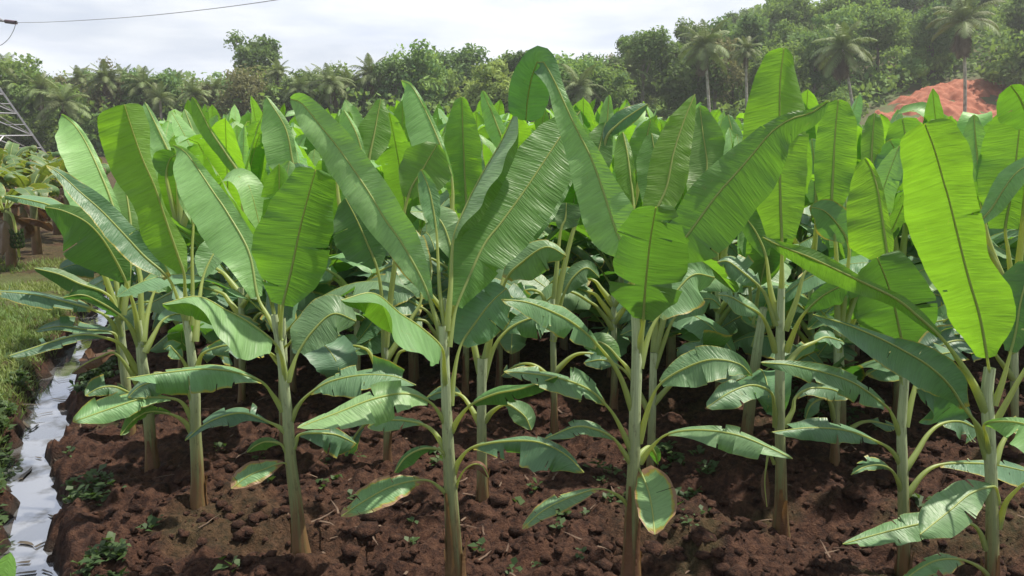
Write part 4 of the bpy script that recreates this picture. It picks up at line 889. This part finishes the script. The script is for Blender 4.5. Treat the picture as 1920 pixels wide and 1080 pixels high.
# the hundreds of plants beyond those: one mass
far = [joined(300+k, 2) for k in range(7)]; g = Geo()
for i, q in enumerate(spots[NEAR+MIDN:]):
    a = rng.uniform(0, 6.28); s = rng.uniform(.86, .98) if q[0] > .36*q[1] else rng.uniform(.86, 1.1); c, sn = math.cos(a)*s, math.sin(a)*s
    g.merge(far[i % 7], [[c, -sn, 0, q[0]], [sn, c, 0, q[1]], [0, 0, s, 0], [0, 0, 0, 1]])
tag(link('far_banana_rows', g.mesh('far_banana_rows', [M['stem'], M['leaf'], M['rib']])), 'hundreds of banana plants in the far rows merging into one green mass', 'plantation', None, 'stuff')

# older plants with dry skirts on the far bank, left
def old_plant(u, v, label, seed, H=2.0, bunch=False):
    r = np.random.default_rng(seed); b = on_ground(u, v, .1)
    root = tag(link('banana_plant', None, None, tuple(b)), label, 'banana plant', 'older banana plants on the far bank')
    g = Geo(); tube(g, spline([[0, 0, -.1], [.03, 0, H*.5], [.05, .02, H]], 12), np.linspace(.115, .07, 12), 10); link('pseudostem', g.mesh('pseudostem', M['oldstem']), root)
    az = r.uniform(0, 6)
    for i in range(9):
        az += 2.4; a, bb = gleaf(r, H*r.uniform(.9, 1.0), az, R(r.uniform(35, 75)), R(r.uniform(60, 120)), .3, r.uniform(.8, 1.25), .21, r.uniform(.2, .9), R(15), 22, 4, 8, r.normal(0, .4), .03, .25)
        l = link('leaf', a.mesh('leaf', M['oldleaf']), root); link('midrib', bb.mesh('midrib', M['rib']), l)
    for i in range(4):
        az += 2.4; a, bb = gleaf(r, H*r.uniform(.75, .95), az, R(r.uniform(-20, 10)), R(r.uniform(60, 75)), .2, r.uniform(.7, 1.1), .13, 1.0, R(35), 16, 3, 6, r.normal(0, .6), .02, .0)
        l = link('leaf', a.mesh('leaf', M['dry']), root); l['label'] = 'dead brown leaf hanging against the stem'
    if bunch:
        f = Geo(); tube(f, spline([[.1, -.1, H*.95], [.35, -.3, H*.9], [.45, -.4, H*.6], [.46, -.42, H*.22]], 14), .028, 6)
        fr = link('fruit_stalk', f.mesh('fruit_stalk', M['rib']), root)
        hgeo = Geo()
        for lay in range(4):
            for q in range(9):
                a = q/9*6.28+lay*.3; c = np.array([.455, -.41, H*(.62-.075*lay)]); d_ = np.array([math.cos(a), math.sin(a), 0])
                tube(hgeo, spline([c+d_*.03, c+d_*.10+np.array([0, 0, -.01]), c+d_*.13+np.array([0, 0, .09])], 5), [.016, .024, .022, .018, .007], 6)
        link('fruit_bunch', hgeo.mesh('fruit_bunch', M['weed']), root)
old_plant(70, 478, 'older banana plant with a reddish brown dry stem beyond the ditch', 1, 1.35)
old_plant(22, 500, 'older banana plant with a hanging green fruit bunch at the left edge', 2, 1.25, True)
old_plant(108, 440, 'older banana plant with drooping grey green leaves farther back on the left', 3, 1.5)
old_plant(30, 410, 'older yellowing banana plant below the pylon', 4, 1.6)
old_plant(-6, 450, 'older banana plant with grey green torn leaves cut by the left edge', 5, 1.5)
old_plant(52, 385, 'small older banana plant seen just right of the pylon foot', 6, 1.6)
for u_, v_, s_, h_, l_ in [(132, 452, 7, 1.5, 'older banana plant with dull green leaves nearest the traced rows on the far bank'), (-24, 405, 8, 1.7, 'older banana plant cut by the left edge below the pylon'),
                       (88, 415, 9, 1.5, 'older banana plant standing farthest back on the left bank'), (48, 446, 10, 1.2, 'short older banana plant between the bunch and the reddish stem')]:
    old_plant(u_, v_, l_.replace('nearest the traced rows on the far bank', 'beside the field edge on the far bank'), s_, h_)
# young leaf poking into the frame at the lower left corner
b = on_ground(-60, 1240); root = tag(link('banana_plant', None, None, tuple(b)), 'plant outside the lower left corner showing only one pale leaf tip', 'banana plant')
Pw = spline([b+[0, 0, 0], at(-35, 1160, b[1]), at(0, 1090, b[1]+.1), at(20, 1036, b[1]+.2)], 26)-b
g = Geo(); tube(g, Pw[:10], np.linspace(.05, .02, 10), 8); link('pseudostem', g.mesh('pseudostem', M['stem']), root)
B = Pw[8:]; T = nrm(np.gradient(B, axis=0)); S = nrm(np.cross(T, nrm(CAM-b-B))); N = np.cross(S, T); w = prof(.075, np.linspace(0, 1, len(B)))
g = Geo(); blade(g, B, S, N, w, w, np.zeros(len(B)), np.zeros(len(B)), 5, False, 3, .006, 0, 0, .0); link('leaf', g.mesh('leaf', M['leaf']), root)
# ------------------------------------------------------------------ pylon and line
def strut(g, a, b, r, k=4): tube(g, np.array([a, b], float), r, k)
TD = 70.0; AX = -49.4
tw = tag(link('transmission_tower', None, None, (AX, TD, 0)), 'grey steel lattice pylon at the left edge with one crossarm overhead', 'pylon')
hw = lambda z: np.interp(z, [0, 10.5, 16, 24], [5.1, 1.25, 1.0, .5])
lv = [0, 2.3, 4.3, 6.0, 7.6, 9.0, 10.4, 12.4, 14.2, 16, 18, 20, 22, 24]
cs = [(-1, -1), (1, -1), (1, 1), (-1, 1)]
for sx, sy in cs:
    g = Geo()
    for a, b_ in zip(lv[:-1], lv[1:]): strut(g, [sx*hw(a), sy*hw(a), a], [sx*hw(b_), sy*hw(b_), b_], .11)
    link('leg', g.mesh('leg', M['steel'], False), tw)
for i in range(4):
    p_, q_ = cs[i], cs[(i+1) % 4]; g = Geo()
    for a, b_ in zip(lv[:-1], lv[1:]):
        A = lambda c, z: [c[0]*hw(z), c[1]*hw(z), z]
        mid = (np.array(A(p_, b_))+np.array(A(q_, b_)))/2
        strut(g, A(p_, b_), A(q_, b_), .055)
        if a < 9: strut(g, A(p_, a), mid, .06); strut(g, A(q_, a), mid, .06)
        else: strut(g, A(p_, a), A(q_, b_), .05); strut(g, A(q_, a), A(p_, b_), .05)
        if a < 5:
            m1 = (np.array(A(p_, a))+mid)/2; m2 = (np.array(A(q_, a))+mid)/2
            zz = (a+b_)/2; strut(g, m1, A(p_, zz), .035); strut(g, m2, A(q_, zz), .035)
    link('bracing', g.mesh('bracing', M['steel'], False), tw)
tip = at(10, 40, TD)-np.array([AX, TD, 0])
for s in (1, -1):
    g = Geo(); t_ = np.array([tip[0]*s, tip[1], tip[2]])
    for sy in (-1, 1):
        strut(g, [s*1.1, sy*1.1, 12.4], t_, .07); strut(g, [s*1.0, sy*1.0, 13.9], t_, .07)
        for f in (.3, .6): strut(g, np.array([s*1.1, sy*1.1, 12.4])*(1-f)+t_*f, np.array([s*1.0, sy*1.0, 13.9])*(1-f)+t_*f, .045)
    link('crossarm', g.mesh('crossarm', M['steel'], False), tw)
ins_end = at(30, 42.5, TD-.6)
o0 = np.array([AX, TD, 0])
g = Geo(); a = tip+o0; n = 22; P = np.linspace(a, ins_end, n); tube(g, P, np.where(np.arange(n) % 2, .17, .09), 10)
io = link('insulator', g.mesh('insulator', M['insul']), None); io.parent = tw; io.location = tuple(-o0)
px = [(30, 42.5, 69.4), (100, 41, 64), (233, 33, 56), (367, 20, 49), (517, 0, 42), (700, -32, 35), (980, -95, 26)]
P = spline([at(u, v, D) for u, v, D in px], 80); g = Geo(); tube(g, P, .022, 5)
tag(link('power_cable', g.mesh('power_cable', M['cable'])), 'thin power cable running up to the right from the pylon arm', 'cable')
P = spline([ins_end, at(25, 58, TD), at(14, 75, TD+1), at(-4, 86, TD+2), at(-40, 84, TD+3)], 30); g = Geo(); tube(g, P, .026, 5)
tag(link('jumper_cable', g.mesh('jumper_cable', M['cable'])), 'short slack loop of cable hanging under the insulator', 'cable')

# ------------------------------------------------------------------ coconut palms
def frond_mesh(seed, e0, droop, L=4.0, dead=False):
    r = np.random.default_rng(seed); n = 22; P = np.zeros((n, 3)); st = L/(n-1)
    for i in range(1, n):
        e = R(e0)-R(droop)*(i/n)**1.3; P[i] = P[i-1]+st*np.array([math.cos(e), 0, math.sin(e)])
    g = Geo(); tube(g, P, np.linspace(.06, .012, n), 4)
    T = nrm(np.gradient(P, axis=0)); V = []; Fc = []; k = 0
    for i in np.linspace(2, n-1.01, 58):
        a = int(i); p = P[a]+(P[min(a+1, n-1)]-P[a])*(i-a); t = T[a]; f = i/(n-1)
        l = (.85 if not dead else .6)*math.sin(math.pi*min(1, .16+f*.86))**.7+.15
        for s in (-1, 1):
            sw = r.uniform(.30, .5); dn = r.uniform(.35, .8) if not dead else r.uniform(.9, 1.6)
            d_ = np.array([0, s, 0])*math.cos(sw)+t*math.sin(sw)*1.2; d_ = d_/np.linalg.norm(d_)
            w = .028; tip_ = p+d_*l+np.array([0, 0, -dn*l*.75]); mid = p+d_*l*.55+np.array([0, 0, -dn*l*.18]); wd_ = t*w
            V += [p-wd_, p+wd_, mid+wd_, mid-wd_, tip_+wd_*.2, tip_-wd_*.2]; Fc += [[k, k+1, k+2, k+3], [k+3, k+2, k+4, k+5]]; k += 6
    g.add(V, Fc, None, (r.uniform(), 0, 0, 0)); return g.mesh('dead_frond' if dead else 'frond', M['deadfrond'] if dead else M['frond'])
FR = [[frond_mesh(10*j+q, e, d) for q in range(2)] for j, (e, d) in enumerate([(78, 55), (55, 85), (30, 95), (5, 80), (-30, 45)])]
DF = [frond_mesh(90+q, -55, 30, 3.0, True) for q in range(2)]
def palm(u, v, rpx, D, foot=None, skirt=0, label='', group=None, nf=(4, 5, 6, 5, 3)):
    r = np.random.default_rng(int(u*7+v)); top = at(u, v, D); s = rpx*D/F/3.8
    fu = u if foot is None else foot; fx = at(fu, 235, D)[0]; z0 = float(hill_z(np.array(fx), np.array(D)))-.2
    root = tag(link('coconut_palm', None, None, (fx, D, z0)), label, 'palm tree', group)
    o = np.array([fx, D, z0]); H = top[2]-z0
    P = spline([[0, 0, 0], [(top[0]-fx)*.35, 0, H*.45], [top[0]-fx, 0, H]], 16); g = Geo(); tube(g, P, np.linspace(.19, .12, 16), 8)
    link('trunk', g.mesh('trunk', M['palmtrunk']), root)
    for j, c in enumerate(nf):
        a0 = r.uniform(0, 6.28)
        for i in range(c):
            link('frond', FR[j][i % 2], root, tuple(top-o), (r.normal(0, .12), r.normal(0, .10), a0+i*6.28/c+r.normal(0, .2)), s*r.uniform(.85, 1.1))
    for i in range(skirt):
        link('dead_frond', DF[i % 2], root, tuple(top-o-np.array([0, 0, .2])), (r.normal(0, .15), r.uniform(.1, .5), r.uniform(0, 6.28)), s*r.uniform(.8, 1.15))
palm(1322, 88, 56, 80, 1334, 8, 'tall coconut palm with a pale straight trunk and brownish hanging fronds, right of centre')
palm(1398, 96, 34, 84, 1401, 4, 'smaller coconut palm just right of the tall pale trunked one')
palm(1580, 92, 60, 78, 1610, 12, 'coconut palm leaning left with a dark dead skirt, beside the red slope', nf=(5, 6, 6, 5, 5))
palm(1806, 42, 66, 80, 1810, 18, 'tall coconut palm with a long dead skirt in front of the red slope', nf=(4, 6, 6, 4, 0))
palm(1180, 138, 42, 88, 1194, 6, 'coconut palm with a leaning trunk and reddish dead fronds, behind the folded leaf')
palm(1085, 168, 52, 82, 1082, 0, 'short coconut palm with a wide crown, right of the folded leaf')
for u, v, rp, D, f, sk in [(198, 148, 40, 86, 200, 6), (270, 162, 42, 84, 272, 3), (78, 172, 40, 82, 76, 5), (118, 196, 52, 80, 128, 5), (400, 172, 32, 86, 402, 5), (521, 138, 32, 92, 523, 2),
                          (622, 158, 46, 84, 618, 4), (693, 140, 44, 88, 690, 8), (772, 130, 20, 110, 774, 0), (10, 128, 36, 92, 6, 2), (36, 165, 40, 86, 30, 3), (585, 150, 30, 96, 586, 0), (150, 150, 30, 98, 150, 0), (232, 150, 30, 92, 233, 2), (330, 152, 28, 96, 331, 0), (452, 158, 34, 86, 455, 4), (560, 168, 36, 84, 556, 3), (655, 160, 34, 88, 657, 4), (735, 152, 30, 92, 736, 2), (800, 150, 28, 98, 803, 0), (362, 178, 36, 82, 365, 2), (300, 186, 36, 82, 302, 0), (1040, 150, 34, 95, 1042, 0)]:
    palm(u, v, rp, D, f, sk, 'coconut palm standing in the line of trees beyond the field, left half', 'coconut palms in the far tree line')

# ------------------------------------------------------------------ trees
def crown_geo(seed, rx, rz, ncl, nq, size, gap=.0, flat=1.0):
    """leaf sprays gathered into clumps; the clumps sit on an uneven shell with gaps"""
    r = np.random.default_rng(seed); V = []; C = []
    cen = []
    for _ in range(ncl):
        d_ = nrm(r.normal(0, 1, 3)); d_[2] = d_[2]*.75+.15
        rad = r.uniform(.2, .86)**.6*(1+.14*math.sin(3*math.atan2(d_[1], d_[0])+seed)); cen.append(d_*np.array([rx, rx, rz])*rad)
    for c in cen:
        cr = r.uniform(.22, .42)*rx; shade = np.clip(r.normal(.5, .28), 0, 1); k = int(nq*r.uniform(.6, 1.3))
        dd = nrm(r.normal(0, 1, (k, 3))); p = c+dd*cr*np.array([1.1, 1.1, .9*flat])*r.uniform(.35, 1.2, (k, 1))
        nn = nrm(dd+r.normal(0, .85, (k, 3))+np.array([0, 0, .35])); t = nrm(np.cross(nn, r.normal(0, 1, (k, 3)))); b_ = np.cross(nn, t)
        s = size*r.uniform(.5, 1.25, (k, 1)); a = s*r.uniform(.35, .6, (k, 1))
        V.append(np.stack([p-t*s, p-b_*a, p+t*s-nn*s*.25, p+b_*a], 1)); C.append(np.repeat(np.clip(shade+r.normal(0, .15, k), 0, 1), 4))
    V = np.concatenate(V).reshape(-1, 3); C = np.concatenate(C); g = Geo(); c4 = np.zeros((len(V), 4)); c4[:, 0] = C
    g.add(V, np.arange(len(V)).reshape(-1, 4), None, c4); return g, np.array(cen)
TREES = {}
def tree_proto(kind, seed, H, rx, rz, ncl, nq, size, fol, bark, bole=.35):
    g, cen = crown_geo(seed, rx, rz, ncl, nq, size); cz = H-rz*.92
    for V in g.V: V += [0, 0, cz]
    r = np.random.default_rng(seed); t = Geo(); bend = r.normal(0, .4, 2)
    P = spline([[0, 0, -.6], [bend[0]*.5, bend[1]*.5, H*.35], [bend[0], bend[1], H*.72]], 12); tube(t, P, np.linspace(.26, .09, 12)*H/11, 7)
    for c in cen[::max(1, len(cen)//9)]:
        f = r.uniform(.45, .95); a = P[int(f*11)]; e = c+[0, 0, cz]; tube(t, spline([a, (a+e)/2+[0, 0, .3], e], 6), np.linspace(.09, .025, 6), 4)
    TREES.setdefault(kind, []).append((t.mesh('trunk', bark), g.mesh('crown', fol)))
for s in range(3): tree_proto('dark', 20+s, 11.5, 3.6, 5.2, 50, 190, .29, M['fol_dark'], M['bark'])
for s in range(3): tree_proto('mid', 30+s, 11, 3.8, 4.9, 48, 185, .30, M['fol_mid'], M['bark'])
for s in range(2): tree_proto('light', 40+s, 9.5, 3.3, 4.2, 42, 170, .29, M['fol_light'], M['bark'])
for s in range(2): tree_proto('olive', 50+s, 12, 3.2, 4.8, 42, 110, .25, M['fol_olive'], M['palebark'])
for s in range(2): tree_proto('tall', 60+s, 14, 3.0, 4.0, 28, 160, .28, M['fol_dark'], M['palebark'])
for s in range(2): tree_proto('shrub', 70+s, 4.2, 2.6, 2.3, 28, 130, .26, M['fol_mid'], M['bark'])
LAB = {'dark': 'dense dark green broadleaf tree of the wood behind the field', 'mid': 'mid green broadleaf tree of the wood behind the field', 'light': 'pale yellow green tree of the wood behind the field',
       'olive': 'thin crowned olive grey tree of the wood behind the field', 'tall': 'tall slim dark crowned tree rising from the wood behind the field', 'shrub': 'low rounded shrub at the foot of the wood'}
def tree(kind, x, y, s=1.0, label=None, group=True, sz=1.0):
    t, c = TREES[kind][int(rng.integers(len(TREES[kind])))]
    root = tag(link('tree' if kind != 'shrub' else 'shrub', None, None, (x, y, float(hill_z(np.array(x), np.array(y)))-.1), (0, 0, rng.uniform(0, 6.28)), (s, s, s*sz)),
               label or LAB[kind], 'tree' if kind != 'shrub' else 'shrub', LAB[kind].replace('tree', 'trees').replace('shrub', 'shrubs') if group and not label else None)
    link('trunk', t, root); link('crown', c, root)
def in_slope(x, y): return 31 < x-.0*y < 66 and y < 95 and x > np.interp(y, [76, 82.5, 88.5, 94], [31, 35, 40, 52]) and x < np.interp(y, [76, 83, 88, 94], [66, 61, 58, 57])
for y0, dx in ((88, 4.6), (97, 5.2), (108, 5.8), (121, 6.4), (138, 7.5), (156, 8.5)):
    x = -.72*y0-6
    while x < .74*y0+8:
        xx = x+rng.normal(0, 1.0); yy = y0+rng.normal(0, 2.2); x += dx*rng.uniform(.75, 1.25)
        if in_slope(xx, yy) or (y0 == 88 and xx > 34): continue
        lim = 1.0 if xx > -12 else .90
        k = rng.choice(['dark', 'mid', 'light', 'olive', 'tall'], p=[.36, .30, .12, .14, .08] if xx > 0 else [.36, .36, .16, .08, .04])
        sc = rng.uniform(.8, 1.1)*lim*{'tall': .9, 'olive': .92}.get(k, 1)
        if xx > 30: sc *= .9
        tree(k, xx, yy, sc)
for t in np.linspace(0, 1, 13):
    tree('shrub', float(np.interp(t, [0, .35, .75, 1], [29.5, 34.5, 39.5, 51.5])-rng.uniform(.6, 1.6)), 78.5+17*t, rng.uniform(.35, .6)+.2*t)
for i in range(46):
    y = rng.uniform(82, 87); x = rng.uniform(-.70*y, 30); tree('shrub', x, y, rng.uniform(.6, 1.15))
tree('light', -31.5, 100, 1.15, 'pale green tree standing above the tree line, left of centre'); tree('tall', -32.5, 103, 1.1, 'slim tree top rising highest above the left tree line')
tree('shrub', 56.8, 89, 1.5, 'round brownish green bush right of the red slope'); tree('shrub', 62.5, 86, 1.3, 'dark bush at the right foot of the red slope')
tree('dark', 68, 97, 1.25, 'dark dense tree at the right edge above the red slope'); tree('dark', -6.0, 100, 1.15, 'rounded dark tree standing out at the left end of the hill')
# shrubs and creepers filling the wood below the crowns, and the wood farther back: masses without countable members
def leaf_mass(name, n, region, size, mat, seed, label):
    r = np.random.default_rng(seed); p = region(r, n); n = len(p); nn = nrm(r.normal(0, 1, (n, 3))+[0, -.4, .6]); t = nrm(np.cross(nn, r.normal(0, 1, (n, 3)))); b_ = np.cross(nn, t)
    s = size*r.uniform(.5, 1.3, (n, 1)); a = s*r.uniform(.4, .7, (n, 1)); V = np.stack([p-t*s, p-b_*a, p+t*s, p+b_*a], 1).reshape(-1, 3)
    cv = vnoise(p[:, 0]*.5, p[:, 2]*.7+p[:, 1]*.3, seed); g = Geo(); c4 = np.zeros((4*n, 4)); c4[:, 0] = np.repeat(cv, 4); g.add(V, np.arange(4*n).reshape(-1, 4), None, c4)
    tag(link(name, g.mesh(name, mat)), label, 'woodland', None, 'stuff')
def reg_under(r, n):
    y = r.uniform(83, 128, n); x = r.uniform(-.72, .74, n)*y; k = ~np.array([in_slope(a, b_) for a, b_ in zip(x, y)]); x, y = x[k], y[k]
    k = ~((x > 66) & (y < 89)); x, y = x[k], y[k]
    h = (1.2+2.6*vnoise(x*.22, y*.22, 7)+np.where(x < 8, 3.6, 0))*r.uniform(0, 1, len(x))**.8; return np.stack([x, y, hill_z(x, y)+h], 1)
leaf_mass('undergrowth', 70000, reg_under, .36, M['fol_mid'], 3, 'dark tangled undergrowth beneath the trees of the wood')
def reg_wood(r, n):
    y = r.uniform(146, 222, n); x = r.uniform(-.70, .76, n)*y; h = (7.5+4.5*vnoise(x*.16, y*.16, 17))*np.interp(x, [0, 8, 30, 45], [1.12, .6, .55, .9])*r.uniform(.1, 1, len(x))**.5; return np.stack([x, y, hill_z(x, y)+h], 1)
leaf_mass('distant_wood', 80000, reg_wood, .6, M['fol_mid'], 5, 'solid mass of trees on the hill behind the nearer wood')

# ------------------------------------------------------------------ air
HAZE = 0.0007
if HAZE:
    m = bpy.data.materials.new('haze'); m.use_nodes = True; t = m.node_tree; t.nodes.clear(); o = t.nodes.new('ShaderNodeOutputMaterial'); v = t.nodes.new('ShaderNodeVolumePrincipled')
    v.inputs['Color'].default_value = (.95, .98, 1, 1); v.inputs['Density'].default_value = HAZE; v.inputs['Anisotropy'].default_value = .3; t.links.new(v.outputs[0], o.inputs['Volume'])
    x0, x1, y0, y1, z0, z1 = -230, 260, -25, 345, -1.9, 62
    V = [[x, y, z] for z in (z0, z1) for y in (y0, y1) for x in (x0, x1)]
    g = Geo(); g.add(V, [[0, 2, 3, 1], [4, 5, 7, 6], [0, 1, 5, 4], [2, 6, 7, 3], [0, 4, 6, 2], [1, 3, 7, 5]])
    tag(link('haze', g.mesh('haze', m, False)), 'thin pale haze over the far trees', None, None, 'stuff')
